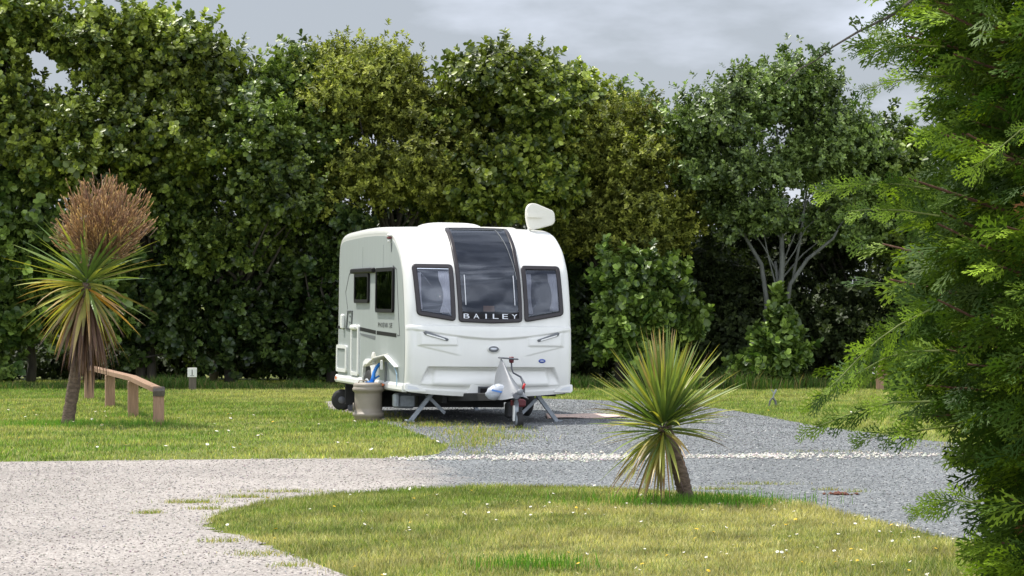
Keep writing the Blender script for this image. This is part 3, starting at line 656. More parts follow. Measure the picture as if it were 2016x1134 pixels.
# flower head: dried branched panicle
random.seed(9); b = MB(); cols = []
hc = T + Vector((.20, 0, .74)); rx, rz = .62, .54
stalk0 = T + Vector((0, 0, .05)); bh = MB()
bh.tube([stalk0, stalk0 + Vector((.08, 0, .3)), hc + Vector((0, 0, -.1)), hc + Vector((0, 0, .35))], [.028, .024, .016, .006], 7)
for i in range(2800):
    u = random.uniform(-1, 1); az = random.uniform(0, 6.283); r_ = random.random() ** .5 * (1 + .16 * math.sin(az * 3 + u * 4) + .12 * math.sin(az * 5 - u * 7)); s = math.sqrt(1 - u * u)
    q = hc + Vector((rx * s * math.cos(az) * r_, rx * s * math.sin(az) * r_, rz * u * r_ * (1.08 if u > 0 else .8)))
    if u > .5: q.z += .06 * random.random()
    dirv = (q - (hc + Vector((0, 0, -.35)))).normalized() + Vector((random.uniform(-.35, .35), random.uniform(-.35, .35), .25 + random.uniform(-.2, .3))); dirv.normalize()
    Ls = random.uniform(.09, .19); side = dirv.cross(Vector((random.uniform(-1, 1), random.uniform(-1, 1), .3))).normalized(); wd = random.uniform(.008, .016)
    s3 = dirv.cross(side); 
    for sd_ in (side, s3):
        vs = [q - dirv * Ls - sd_ * wd * .3, q - dirv * Ls + sd_ * wd * .3, q + sd_ * wd * .5, q - sd_ * wd * .5, q + dirv * .03 + sd_ * wd * .45, q + dirv * .03 - sd_ * wd * .45]
        b.add(vs, [(0, 1, 2, 3), (3, 2, 4, 5)]); c = np.array(random.choice([(.26, .155, .11), (.38, .25, .17), (.20, .11, .08), (.34, .22, .15), (.28, .18, .13)])) * random.uniform(.7, 1.25)
        cols += [c, np.clip(c * 1.7, 0, .6)]
fh = colmesh('flower_head', b, cols, M['sword'], pr); bh.build('flower_stalk', M['palmbark'], fh, True)
palm('cordyline_palm', 'small green cordyline palm leaning on the near lawn in front of the gravel', (1.40, 20.58, 0), (1.205, 20.5, .62), .062, .052,
    {'leaves': [(195, 88, 28, .82, 1.12, .032, .0, .05, up_p, .10, .02), (70, 30, -8, .78, 1.02, .030, .03, .16, up_p + mid_p, .02, -.05), (34, -8, -48, .75, .98, .030, .05, .25, mid_p, -.05, -.12), (24, -45, -78, .7, .95, .030, .0, .3, low_p, -.08, -.12)]}, .65, seed=12)

# ------------------------------------------------------------------ conifer at the right edge
def spray_template():
    """flat fern-like spray along +Y, length 1; thin tapering shoots in the XY plane, a little out of plane"""
    r = random.Random(2); V = []; F = []; tip = []
    def shoot(p, ang, L_, w_, z):
        d = (math.sin(ang), math.cos(ang)); s = (d[1], -d[0]); i = len(V)
        V.extend([(p[0], p[1], z), (p[0] + d[0] * L_ * .45 + s[0] * w_, p[1] + d[1] * L_ * .45 + s[1] * w_, z + .004), (p[0] + d[0] * L_, p[1] + d[1] * L_, z), (p[0] + d[0] * L_ * .45 - s[0] * w_, p[1] + d[1] * L_ * .45 - s[1] * w_, z + .004)])
        F.append((i, i + 1, i + 2, i + 3)); return d
    shoot((0, 0), 0, 1.0, .028, 0); tip.append(.3)
    n = 8
    for k in range(n):
        t = .08 + .84 * k / n; L1 = .52 * (1 - t) ** .75 * (.55 + 1.1 * min(t * 2.4, .75)) * r.uniform(.8, 1.15) + .06; sg = 1 if k % 2 else -1; a = sg * rad(r.uniform(30, 44)); z1 = r.uniform(-.04, .04)
        d = shoot((0, t), a, L1, .028, z1); tip.append(.6)
        m = int(L1 / .12)
        for j in range(m):
            u = .2 + .72 * j / max(m, 1); q = (d[0] * L1 * u, t + d[1] * L1 * u); L2 = .17 * (1 - u * .5) * r.uniform(.7, 1.15) * min(1, L1 * 3.2 + .3)
            shoot(q, a + (1 if j % 2 else -1) * rad(r.uniform(30, 42)), L2, .024, z1 + r.uniform(-.015, .015)); tip.append(1.)
    return np.array(V), np.array(F), np.array(tip)
SV, SF, ST = spray_template()
def conifer():
    rg = np.random.default_rng(77); rr = random.Random(77); CX, CY = 2.78, 10.0
    root = empty('conifer_tree', (CX, CY, 0)); tag(root, 'big feathery bright green conifer filling the right edge of the photo', 'conifer')
    zs = [0.0, .35, .54, .7, .92, 1.06, 1.2, 1.32, 1.67, 1.85, 2.0, 2.14, 2.24, 2.5, 2.78, 3.2, 4.5, 6.2]; Rs = [.9, .95, .98, 1.04, .98, 1.1, 1.34, 1.42, 1.36, 1.34, 1.40, 1.30, 1.24, 1.32, 1.38, 1.35, .8, .1]
    M['shoot'] = mat('green shoot', (.12, .15, .03), .7); bw = MB(); bw.tube([(0, 0, -.1), (.02, 0, 1.5), (0, .02, 3), (0, 0, 6)], [.16, .13, .10, .02], 12)
    P, D, U, Ls, Cc = [], [], [], [], []
    nb = 720
    for i in range(nb):
        z = .12 + 6.0 * ((i + rr.random()) / nb) ** 1.35; z += .085 * math.sin(2 * math.pi * z / .40); az = rr.uniform(0, 6.283); az += .22 * math.sin(az * 7 + z * 5)
        if z < 3.2 and rr.random() < .62: az = rad(rr.uniform(115, 275))
        R_ = np.interp(z, zs, Rs) * rr.uniform(.80, 1.07) * (1 + .06 * math.sin(az * 5 + z * 4)); hid = R_
        rise = rr.uniform(-.02, .28) - (.22 if .9 < z < 1.5 else 0)
        dirh = Vector((math.cos(az), math.sin(az), 0)); st = Vector((0, 0, z - rise * R_ * .6)); en = dirh * R_ + Vector((0, 0, z + rise * R_ * .3)); md = (st + en) / 2 + Vector((0, 0, -.06 * R_))
        bw.tube([st, md, en - dirh * .12], [.016, .010, .004], 5, caps=False)
        ns = 24 if z < 3.4 else 9
        for k in range(ns):
            t = .12 + .88 * (k + rr.random()) / ns; p = (st * (1 - t) ** 2 + md * 2 * t * (1 - t) + en * t * t) if t < 1 else en
            sd_ = rr.choice((-1, 1)); yaw = sd_ * rr.uniform(.1, .95) * (1.05 - .6 * t); d = Vector((math.cos(az + yaw), math.sin(az + yaw), rr.uniform(-.35, .25)))
            roll = rr.uniform(-1.5, 1.5); L_ = rr.uniform(.13, .23) * (1.1 - .25 * t)
            P.append(p - d * L_ * .45); D.append(d); sidev = d.cross(Vector((0, 0, 1))).normalized(); upv = sidev.cross(d); U.append(upv * math.cos(roll) + sidev * math.sin(roll)); Ls.append(L_)
            Cc.append((t, rr.random()))
    # long loose leaders hanging out on the left
    def leader(pts, n, L0):
        pts = [Vector(p) for p in pts]; gw = MB(); gw.tube(pts, [.0035 * (1 - .6 * i / (len(pts) - 1)) for i in range(len(pts))], 5, caps=False); gw.build('leading_shoot', M['shoot'], root, True); L0 *= 1.05
        for k in range(n):
            t = (k + rr.random()) / n * (len(pts) - 1); i = min(int(t), len(pts) - 2); p = pts[i].lerp(pts[i + 1], t - i); ax = (pts[i + 1] - pts[i]).normalized()
            sd_ = 1 if k % 2 else -1; sv = ax.cross(Vector((0, 1, 0))).normalized(); d = (ax * 1.2 + sv * sd_ * rr.uniform(.0, .85) + Vector((0, rr.uniform(-.6, .6), 0))).normalized()
            L_ = L0 * rr.uniform(.5, 1.5) * (1 - .35 * k / n)
            P.append(p); D.append(d); U.append(Vector((rr.uniform(-.8, .8), -1, rr.uniform(-.6, .9)))); Ls.append(L_); Cc.append((1., rr.random()))
    def at(a, b_, dy=0.): 
        d_ = CY + dy; return (px(a, d_) - CX, dy, pz(b_, d_))
    for pl, cnt in (([(1830, 610, -.6), (1770, 640, -.65), (1730, 668, -.7), (1690, 705, -.75), (1650, 748, -.8), (1612, 782, -.8)], 30), ([(1850, 690, -.6), (1790, 692, -.6), (1740, 706, -.65), (1690, 734, -.7), (1640, 768, -.7), (1600, 792, -.75)], 30),
                    ([(1830, 790, -.6), (1760, 792, -.6), (1700, 806, -.6), (1640, 828, -.6), (1590, 846, -.65)], 26), ([(1830, 372, -.5), (1760, 362, -.5), (1700, 362, -.5), (1650, 370, -.5), (1615, 380, -.5)], 22),
                    ([(1850, 425, -.5), (1780, 414, -.5), (1720, 412, -.5), (1670, 416, -.5)], 18), ([(1880, 838, -.4), (1820, 846, -.5), (1760, 850, -.5), (1700, 866, -.5)], 22), ([(1930, 990, -.5), (1880, 985, -.5), (1840, 992, -.5), (1800, 1008, -.5)], 18),
                    ([(2060, 240, -1.), (2010, 256, -1.), (1970, 290, -1.), (1935, 318, -1.), (1912, 330, -1.)], 16), ([(1880, 8, -.3), (1810, 12, -.4), (1760, 24, -.4), (1715, 44, -.4)], 18), ([(1860, 92, -.3), (1790, 88, -.4), (1740, 96, -.4), (1700, 94, -.4)], 18), ([(1880, 150, -.3), (1810, 150, -.4), (1750, 162, -.4), (1700, 176, -.4)], 18)):
        leader([at(*q) for q in pl], cnt, .085)
    for k in range(12000):  # inner sprays get a darker green that deepens the crown's inner shade
        z = rr.uniform(.15, 4.2); az = rad(rr.uniform(90, 290)) if rr.random() < .75 else rr.uniform(0, 6.283); R_ = np.interp(z, zs, Rs) * math.sqrt(rr.uniform(.03, .72)); o = Vector((math.cos(az), math.sin(az), 0))
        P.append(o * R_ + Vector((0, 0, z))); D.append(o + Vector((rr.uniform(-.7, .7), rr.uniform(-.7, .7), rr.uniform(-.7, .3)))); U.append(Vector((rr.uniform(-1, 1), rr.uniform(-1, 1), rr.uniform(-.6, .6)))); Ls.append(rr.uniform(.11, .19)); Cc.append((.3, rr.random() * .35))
    P, D, U = (np.array([tuple(v) for v in a]) for a in (P, D, U)); Ls = np.array(Ls); Cc = np.array(Cc)
    D = unit(D); S = unit(np.cross(D, U)); U = np.cross(S, D)
    droop = -.10 * (SV[None, :, 1:2] ** 2) * np.array([[[0, 0, 1.]]])
    V = P[:, None] + Ls[:, None, None] * (SV[None, :, 1:2] * D[:, None] + SV[None, :, 0:1] * S[:, None] + SV[None, :, 2:3] * U[:, None] + droop)
    F = (np.arange(len(P))[:, None, None] * len(SV) + SF[None]).reshape(-1, 4)
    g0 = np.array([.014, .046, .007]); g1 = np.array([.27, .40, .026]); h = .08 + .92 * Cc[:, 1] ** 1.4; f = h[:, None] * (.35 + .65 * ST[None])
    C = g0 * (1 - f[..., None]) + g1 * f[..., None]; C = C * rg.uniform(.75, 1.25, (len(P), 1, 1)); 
    br = rg.random(len(P)) < .006; C[br] = np.array([.26, .12, .05])
    np_mesh('crown', V.reshape(-1, 3), [F], M['conifer'], root, [C.reshape(-1, 3)])
    bw.build('trunk', mat('conifer bark', (.12, .06, .035), .9, bump=.6), root, True)
conifer()
# thin bare twig reaching out of the conifer against the sky
b = MB()
def W(a, b_, d): return Vector((px(a, d), d, pz(b_, d)))
cr = bpy.data.objects['conifer_tree']; CO = Vector(cr.location)
pts = [W(1820, -20, 9.6), W(1760, 28, 9.6), W(1690, 62, 9.6), W(1640, 92, 9.6), W(1608, 118, 9.6), W(1570, 138, 9.6), W(1545, 165, 9.6)]
tw = MB().tube([p - CO for p in pts], [.008, .006, .005, .004, .003, .0025, .0015], 6).build('twig', M['barkd'], cr); tw['label'] = 'long thin nearly bare twig'
rg = np.random.default_rng(3); Q = np.array([tuple(W(a, c, 9.6) - CO) for a, c in [(1620, 96), (1614, 100), (1626, 100), (1600, 108), (1636, 96), (1596, 92), (1690, 40), (1725, 34), (1700, 58), (1750, 14)]]); Q = np.repeat(Q, 3, 0) + rg.normal(0, .008, (30, 3))
V, F, C = rosettes(Q, rg.normal(0, 1, Q.shape) + np.array([-.4, 0, .6]), 5, .022, .5, np.array([.05, .09, .03]), np.array([.12, .15, .06]), rg)
np_mesh('leaves', V, [F], M['leafd'], tw, [C])

# ------------------------------------------------------------------ timber rail, posts, sign
def beam(b, p, q, wd, ht):
    p, q = Vector(p), Vector(q); d = (q - p).normalized(); s = d.cross(Vector((0, 0, 1))).normalized(); u = s.cross(d)
    vs = []
    for P_ in (p, q):
        for (a, c) in ((-1, -1), (1, -1), (1, .75), (.8, 1), (-.8, 1), (-1, .75)): vs.append(P_ + s * a * wd / 2 + u * c * ht / 2)
    return b.add(vs, [(5, 4, 3, 2, 1, 0), (6, 7, 8, 9, 10, 11)] + [(i, (i + 1) % 6, 6 + (i + 1) % 6, 6 + i) for i in range(6)])
kr = empty('knee_rail', (-4.6, 33.5, 0)); tag(kr, 'low timber knee rail on square posts beside the tall left palm', 'fence')
PO = [(-4.60, 33.5, .425), (-5.30, 36.0, .505), (-6.17, 39.5, .49), (-7.0, 42.6, .49)]
K0 = Vector(kr.location)
for k, (x, y, h) in enumerate(PO):
    b = MB(); b.box(Vector((x, y, h / 2 - .06)) - K0, (.145, .145, h + .12), Matrix.Rotation(rad(8 + 3 * k), 3, 'Z'), .012); b.build('post', M['wood'], kr)
for (a, c) in zip(PO[:-1], PO[1:]):
    b = MB(); beam(b, Vector((a[0], a[1] + .004, a[2] + .040)) - K0, Vector((c[0], c[1] - .004, c[2] + .040)) - K0, .125, .068); b.build('rail', M['wood'], kr)
b = MB(); beam(b, Vector((-4.585, 33.40, .42)) - K0, Vector((-4.60, 33.56, .475)) - K0, .15, .07); b.build('end_cap', M['woodd'], kr)

def text_mesh(txt, size, spacing=1.0, ext=.0):
    cu = bpy.data.curves.new('t', 'FONT'); cu.body = txt; cu.size = size; cu.space_character = spacing; cu.extrude = ext; cu.resolution_u = 3
    o = bpy.data.objects.new('t', cu); COL.objects.link(o); dg = bpy.context.evaluated_depsgraph_get(); dg.update()
    me = bpy.data.meshes.new_from_object(o.evaluated_get(dg)); bpy.data.objects.remove(o); return me
sg = empty('number_post', (-5.82, 46.9, 0)); tag(sg, 'short post with a white plate reading 1 at the shaded hedge foot', 'sign')
MB().box((0, 0, .19), (.13, .10, .46), None, .01).build('post', M['woodd'], sg)
pl_ = MB().box((0, -.062, .33), (.17, .016, .17), None, .004).build('plate', M['white_sign'], sg)
me = text_mesh('1', .14); bb = [v.co.x for v in me.vertices]; cx_ = (min(bb) + max(bb)) / 2
for v in me.vertices: v.co = Vector((v.co.x - cx_, -.0725, .285 + v.co.y))
me.transform(Matrix.Identity(4)); link('number', me, M['black'], pl_)
MB().box((0, -.072, .272), (.07, .003, .008)).build('underline', M['black'], pl_)

sp_ = empty('service_post', (6.72, 47.0, 0)); tag(sp_, 'short timber post with a small grey box on its side, seen through the conifer tips', 'post')
MB().box((0, 0, .2), (.13, .13, .50), None, .01).build('post', M['wood'], sp_)
MB().box((-.115, -.02, .36), (.09, .09, .13), None, .008).build('meter_box', M['white_sign'], sp_)
sp_ = empty('timber_post', (7.72, 45.6, 0)); tag(sp_, 'reddish square timber post mostly hidden behind the conifer', 'post')
MB().box((0, 0, .2), (.15, .15, .50), None, .01).build('post', M['wood'], sp_); MB().box((0, 0, .467), (.17, .17, .03), None, .006).build('cap', M['woodd'], sp_)
tp = empty('metal_stake', (4.03, 39.75, 0)); tag(tp, 'small grey forked metal stake standing in the grass beyond the gravel', 'stake')
MB().tube([(-.06, 0, -.02), (-.045, 0, .08), (-.005, 0, .13)], .014, 7).tube([(.05, .01, -.02), (.04, .01, .08), (.0, 0, .13)], .018, 7).build('leg', M['pump'], tp)
MB().tube([(0, 0, .12), (.012, 0, .18), (.03, 0, .21)], .012, 7).build('shaft', M['steel'], tp)
MB().tube([(.01, 0, .20), (-.02, 0, .245), (-.025, 0, .26)], .008, 6).tube([(.025, 0, .20), (.045, 0, .245), (.04, 0, .265)], .016, 6).build('fork', M['steel'], tp)

# ------------------------------------------------------------------ caravan
CV = empty('caravan', (-.298, 33.95, 0), rad(15)); CV.rotation_mode = 'XYZ'
CV.rotation_euler = (Matrix.Rotation(rad(15), 3, 'Z') @ Matrix.Rotation(rad(.8), 3, 'Y')).to_euler()
tag(CV, 'white touring caravan with curved tall front window parked on the gravel pitch', 'caravan')
Wd = 1.13
# side outline of the shell (y, z)
CP = [(.10, .30), (.055, .42), (.012, .6), (.0, .78), (.0, 1.0), (.018, 1.2), (.04, 1.3), (.09, 1.6), (.215, 2.0), (.355, 2.2), (.46, 2.31), (.60, 2.405), (.87, 2.53), (1.25, 2.60), (1.9, 2.625), (2.8, 2.63), (3.7, 2.615), (4.2, 2.60), (4.42, 2.575), (4.57, 2.515), (4.66, 2.40), (4.70, 2.15), (4.71, 1.5), (4.71, .9), (4.70, .42)]
def catmull(P, n=10):
    out = []
    for i in range(len(P) - 1):
        p0 = P[max(i - 1, 0)]; p1 = P[i]; p2 = P[i + 1]; p3 = P[min(i + 2, len(P) - 1)]
        for k in range(n):
            t = k / n
            out.append(tuple(.5 * (2 * b_ + (c_ - a_) * t + (2 * a_ - 5 * b_ + 4 * c_ - d_) * t * t + (-a_ + 3 * b_ - 3 * c_ + d_) * t ** 3) for a_, b_, c_, d_ in zip(p0, p1, p2, p3)))
    out.append(P[-1]); return np.array(out)
DP = catmull(CP, 10); seg = np.r_[0, np.cumsum(np.hypot(*np.diff(DP, axis=0).T))]; SMAX = seg[-1]
iz = DP[:, 1][:130]; 
def s_of_z(z): return float(np.interp(z, DP[:135, 1], seg[:135]))
S_ROOF = s_of_z(2.60)
def prof(s):
    y = np.interp(s, seg, DP[:, 0]); z = np.interp(s, seg, DP[:, 1]); e_ = .02
    ty = np.interp(s + e_, seg, DP[:, 0]) - np.interp(s - e_, seg, DP[:, 0]); tz = np.interp(s + e_, seg, DP[:, 1]) - np.interp(s - e_, seg, DP[:, 1])
    l = math.hypot(ty, tz) or 1; return y, z, -tz / l, ty / l       # outward normal
def sm(a, b, x):
    t = min(max((x - a) / (b - a), 0), 1); return t * t * (3 - 2 * t)
def relief(x, z, s):
    """mouldings pressed into the front panel (metres outward)"""
    if s > s_of_z(2.0): return 0.
    ax = abs(x); d = 0.
    zb = 1.115 + .105 * min(ax / 1.0, 1.1) ** 1.6
    d += .030 * sm(zb - .010, zb + .018, z) * (1 - sm(1.275, 1.30, z)) * (1 - .55 * sm(.98, 1.07, ax))        # brow under the windows
    d += .012 * sm(1.295, 1.31, z) * (1 - sm(1.6, 1.9, z)) * 0
    # side cheeks with the grab handle pockets
    inn = sm(.47, .50, ax + (z - 1.13) * .0) * (1 - sm(.955, .975, ax)) * sm(1.02, 1.045, z) * (1 - sm(1.20, 1.225, z - .06 * (ax - .7)))
    d += .018 * inn * (1 - sm(zb - .02, zb, z)) 
    zc = .90 + .115 * max(0, (ax - .45) / .5)
    d += .010 * sm(zc - .006, zc + .012, z) * (1 - sm(zb - .02, zb, z)) * sm(.40, .52, ax) * (1 - sm(.985, 1.0, ax))
    # lower recess
    hw = .85 + (.75 - z) * .45
    if .46 < z < .80:
        q = sm(hw + .012, hw - .018, ax) if False else 1 - sm(hw - .02, hw + .008, ax)
        lip = 1 - sm(.744, .753, z)
        dep = .11 * sm(.50, .74, z)
        hw2 = hw - .10 - (.74 - z) * .25
        inner = (1 - sm(hw2 - .02, hw2 + .02, ax)) * sm(.50, .52, z) * (1 - sm(.695, .72, z))
        d -= dep * q * lip - .030 * inner * q * sm(.50, .56, z)
        d -= .012 * q * (1 - sm(.515, .53, z)) * sm(.47, .49, z)
    return d
RC = .085
def shell(x, s, d=0., rel=True):
    y, z, ny, nz_ = prof(s); ax = abs(x)
    inset = 0.
    if ax > Wd - RC:
        t = min((ax - (Wd - RC)) / RC, 1.); inset = RC * (1 - math.sqrt(max(0, 1 - t * t)))
    fw = 1 - min(max((s - s_of_z(1.9)) / (S_ROOF + .5 - s_of_z(1.9)), 0), 1) * .75
    if s > S_ROOF + .5: fw = .25 * max(0, 1 - (s - S_ROOF - .5) / .6)
    front_w = fw
    bow = .16 * (1 - min(ax / Wd, 1) ** 2) * front_w
    rb = .025 * (1 - min(ax / Wd, 1) ** 2) * min(max((s - s_of_z(2.2)) / .5, 0), 1) * (1 if z > 2.2 else 0)
    zz = z - .06 * (1 - min(ax / Wd, 1) ** 2) * (1 - sm(.42, .62, z)) * (1 if s < 1 else 0) + rb
    r_ = relief(x, z, s) if (rel and s < 2.2) else 0.
    o = d + r_ - inset
    return Vector((x, y - bow + ny * o, zz + nz_ * o))
xs = [-Wd + RC * (1 - math.sin(rad(a))) for a in (90, 76, 62, 48, 34, 20, 8, 0)]; xs = sorted(set([round(-Wd + RC * (1 - math.cos(rad(a))), 5) for a in (0, 12, 24, 36, 48, 60, 72, 84, 90)]))
mid_x = list(np.linspace(-Wd + RC, Wd - RC, 140)[1:-1]); XS = xs + mid_x + [-q for q in reversed(xs)]
def loft(name, s0, s1, ns, XS_, m):
    vs = []; nx = len(XS_)
    for j in range(ns + 1):
        s = s0 + (s1 - s0) * j / ns
        for x in XS_: vs.append(shell(x, s))
    fs = [(j * nx + i, j * nx + i + 1, (j + 1) * nx + i + 1, (j + 1) * nx + i) for j in range(ns) for i in range(nx - 1)]
    b = MB(); b.add(vs, fs); return b.build(name, m, CV, True)
s_bot = s_of_z(.42)
fp = loft('front_panel', s_bot, s_of_z(2.2), 240, XS, M['white'])
XC = xs + list(np.linspace(-Wd + RC, Wd - RC, 24)[1:-1]) + [-q for q in reversed(xs)]
loft('roof', s_of_z(2.2), SMAX - 2.1, 60, XC, M['white'])
loft('rear_panel', SMAX - 2.1, SMAX, 16, XC, M['white'])
# flanks: closed side sheets, inset like the rounded edge
def flank_outline(ins, zb=.42):
    P_ = []
    for s in np.linspace(s_bot, SMAX, 90):
        y, z, ny, nz_ = prof(s); P_.append((y - ny * ins, max(z - nz_ * ins, zb)))
    return P_
for sx in (-1, 1):
    fn = lambda a, c, d, sx=sx: (sx * (Wd + d), a, c)
    MB().plate(flank_outline(RC - .004), -.02, -.001, fn).build('side_rim', M['white'], CV)
    MB().plate(flank_outline(RC + .035, .5), .0, .004, fn).build('side_panel', M['side'], CV)
SD = lambda a, c, d: (-(Wd + .004 + d), a, c)
# panel joints
b = MB()
for y in (1.52, 2.9): b.box((-(Wd + .0048), y, 2.0), (.002, .006, .75))
b.build('panel_joint', M['greyd'], CV)
# underside and skirt
MB().box((0, 2.4, .405), (2.16, 4.5, .03)).build('floor', M['dark'], CV)
for (y0, y1) in ((.12, 1.86), (2.68, 4.70)):
    for sx in (-1, 1): b = MB(); b.add([Vector((sx * (Wd + o_), y_, z_)) for y_ in (y0, y1) for (o_, z_) in ((-.03, .41), (.022, .415), (.034, .44), (.030, .49), (.012, .525), (-.03, .525))],
                             [(0, 1, 2, 3, 4, 5), (11, 10, 9, 8, 7, 6)] + [(i, (i + 1) % 6, 6 + (i + 1) % 6, 6 + i) for i in range(6)]); b.build('skirt', M['trim'], CV)
b = MB(); b.box((-(Wd + .036), 1.72, .475), (.006, .07, .035)); b.box((-(Wd + .036), 4.6, .475), (.006, .09, .045)); b.build('side_reflector', M['orange'], CV)
# lower corner lamps
for sx in (-1, 1):
    vs = []; 
    outl = rpoly([(sx * (Wd + .012), .425), (sx * .86, .425), (sx * .95, .50), (sx * (Wd + .012), .53)], .03)
    b = MB(); b.plate(outl, -.05, .035, lambda a, c, d: (a, .055 - .16 * (1 - min(abs(a) / Wd, 1) ** 2) - d, c)); o = b.build('corner_lamp', M['trim'], CV)
    outl = rpoly([(sx * (Wd - .02), .45), (sx * .95, .45), (sx * 1.0, .485), (sx * (Wd - .02), .505)], .015)
    MB().plate(outl, .03, .039, lambda a, c, d: (a, .055 - .16 * (1 - min(abs(a) / Wd, 1) ** 2) - d, c)).build('lens', M['silver'], o)

# draped patches on the front
def drape(name, outl, d0, d1, m, parent, rings=10, ctr=None, inner=None):
    """outl [(x,s)] star-shaped outline laid on the front shell, from depth d0 to d1; inner>0 keeps a hole"""
    c = ctr or (sum(p[0] for p in outl) / len(outl), sum(p[1] for p in outl) / len(outl)); n = len(outl); vs = []; fs = []
    rel = False
    vs += [shell(a, s, d0, rel) for a, s in outl]
    if inner is None:
        for k in range(rings):
            f = 1 - k / rings; vs += [shell(c[0] + (a - c[0]) * f, c[1] + (s - c[1]) * f, d1, rel) for a, s in outl]
        vs.append(shell(c[0], c[1], d1, rel)); nr = rings + 1
    else:
        for k in range(5):
            f = k / 4; vs += [shell(a + (e_[0] - a) * f, s + (e_[1] - s) * f, d1, rel) for (a, s), e_ in zip(outl, inner)]
        vs += [shell(a, s, d0, rel) for a, s in inner]; nr = 7
    for j in range(nr - 1):
        for i in range(n):
            i2 = (i + 1) % n; fs.append((j * n + i, j * n + i2, (j + 1) * n + i2, (j + 1) * n + i))
    if inner is None:
        t = len(vs) - 1
        for i in range(n): fs.append(((nr - 1) * n + i, (nr - 1) * n + (i + 1) % n, t))
    b = MB(); b.add(vs, fs); return b.build(name, m, parent, True)
def zs_(P): return [(a, s_of_z(z)) for a, z in P]
def densify(P, n=4):
    o = []
    for i in range(len(P)):
        a, c = P[i], P[(i + 1) % len(P)]; L_ = math.hypot(a[0] - c[0], a[1] - c[1]); k_ = max(1, int(L_ / .06))
        for k in range(k_): o.append((a[0] + (c[0] - a[0]) * k / k_, a[1] + (c[1] - a[1]) * k / k_))
    return o
def front_window(name, P, fr_w, top_extra=.0, curtains=()):
    outl = densify(rpoly(zs_(P), .06)); inn = shrink(outl, fr_w)
    f = drape(name, outl, -.01, .030, M['frame'], CV, inner=inn)
    drape('interior', shrink(outl, .01), -.01, .004, M['interior'], f)
    drape('pane', shrink(outl, fr_w - .012), .018, .026, M['pane'], f)
    for (x0, x1, z0, z1, wv) in curtains:
        vs = []; nx, nzz = 26, 14
        for j in range(nzz + 1):
            t = j / nzz; s = s_of_z(z0 + (z1 - z0) * t); pinch = wv * math.sin(math.pi * min(max((t - .05) / .75, 0), 1))
            for i in range(nx + 1):
                u = i / nx; x = x0 + (x1 - x0) * (u * (1 - pinch) + (pinch if x1 > x0 else pinch)); vs.append(shell(x, s, .011 + .0035 * math.sin(u * 30), False))
        MB().add(vs, [(j * (nx + 1) + i, j * (nx + 1) + i + 1, (j + 1) * (nx + 1) + i + 1, (j + 1) * (nx + 1) + i) for j in range(nzz) for i in range(nx)]).build('curtain', M['curtain'], f, True)
    return f
front_window('front_window', [(-1.00, 1.425), (-.50, 1.345), (-.505, 2.085), (-1.035, 2.085)], .055, curtains=((-.70, -.555, 1.46, 2.00, .35), (-.925, -.965, 1.50, 1.98, .2)))
front_window('front_window', [(.435, 1.345), (1.0, 1.44), (.985, 2.085), (.43, 2.085)], .055, curtains=((.80, .93, 1.50, 1.99, .3), (.56, .485, 1.46, 1.98, .3)))
# tall centre window climbing over the roof edge: outline in (x, s)
s0_, s1_ = s_of_z(1.325), s_of_z(2.555)
cp_ = [(-.46, s_of_z(1.34)), (0., s0_), (.40, s_of_z(1.345)), (.40, s_of_z(1.8)), (.395, s_of_z(2.1)), (.405, s_of_z(2.3)), (.425, s1_), (0, s1_ + .02), (-.435, s1_), (-.47, s_of_z(2.3)), (-.475, s_of_z(2.1)), (-.47, s_of_z(1.8))]
outl = densify(rpoly(cp_, .05)); inn = shrink(outl, .05)
cw = drape('centre_window', outl, -.01, .034, M['frame'], CV, inner=inn)
drape('interior', shrink(outl, .01), -.01, .004, M['interior'], cw, rings=24)
drape('pane', shrink(outl, .035), .020, .028, M['pane'], cw, rings=24)
drape('lower_band', [(-.42, s_of_z(1.36)), (.36, s_of_z(1.36)), (.36, s_of_z(1.475)), (-.42, s_of_z(1.475))][::-1], .022, .0305, M['black'], cw, rings=6)
for sx, x0 in ((-1, -.365), (1, .30)):
    MB().tube([shell(x0, s, .033, False) for s in np.linspace(s_of_z(1.56), s_of_z(1.95), 8)], .006, 6).build('strut', M['silver'], cw)
MB().tube([shell(.345 - .01 * t, s, .034, False) for t, s in zip(range(12), np.linspace(s_of_z(1.9), s1_ - .10, 12))], .005, 6).build('trim_line', M['greyd'], cw)
MB().tube([shell(x, s1_ - .10, .034, False) for x in np.linspace(-.36, .34, 8)], .007, 6).build('trim_line', M['greyd'], cw)
# object on the shelf inside
v = [shell(x, s_of_z(z), d, False) for x in (-.13, .02) for z in (1.48, 1.555) for d in (.0115, .017)]
MB().add(v, [(0, 1, 3, 2), (4, 6, 7, 5), (0, 4, 5, 1), (2, 3, 7, 6), (0, 2, 6, 4), (1, 5, 7, 3)]).build('box_on_shelf', M['card'], cw)
# lettering
def letters(txt, x0, x1, z0, z1, name, m, d=.0325, spread=True, parent=CV, surf=None):
    n = len(txt); al = []; 
    for i, ch in enumerate(txt):
        me = text_mesh(ch, 1.0); co = [v.co.copy() for v in me.vertices]; mnx = min(c.x for c in co); mxx = max(c.x for c in co); mny = min(c.y for c in co); mxy = max(c.y for c in co)
        cw_ = (x1 - x0) / (n - .0) * (.60 if ch != 'I' else .14); cxm = x0 + (x1 - x0) * (i + .5) / n
        for v, c in zip(me.vertices, co):
            x = cxm + ((c.x - mnx) / (mxx - mnx) - .5) * cw_; z = z0 + (z1 - z0) * (c.y - mny) / (mxy - mny); v.co = shell(x, s_of_z(z), d, False)
        al.append(me)
    vs, fs = [], []
    for me in al:
        o = len(vs); vs += [tuple(v.co) for v in me.vertices]; fs += [tuple(i + o for i in p.vertices) for p in me.polygons]
    MB().add(vs, fs).build(name, m, parent)
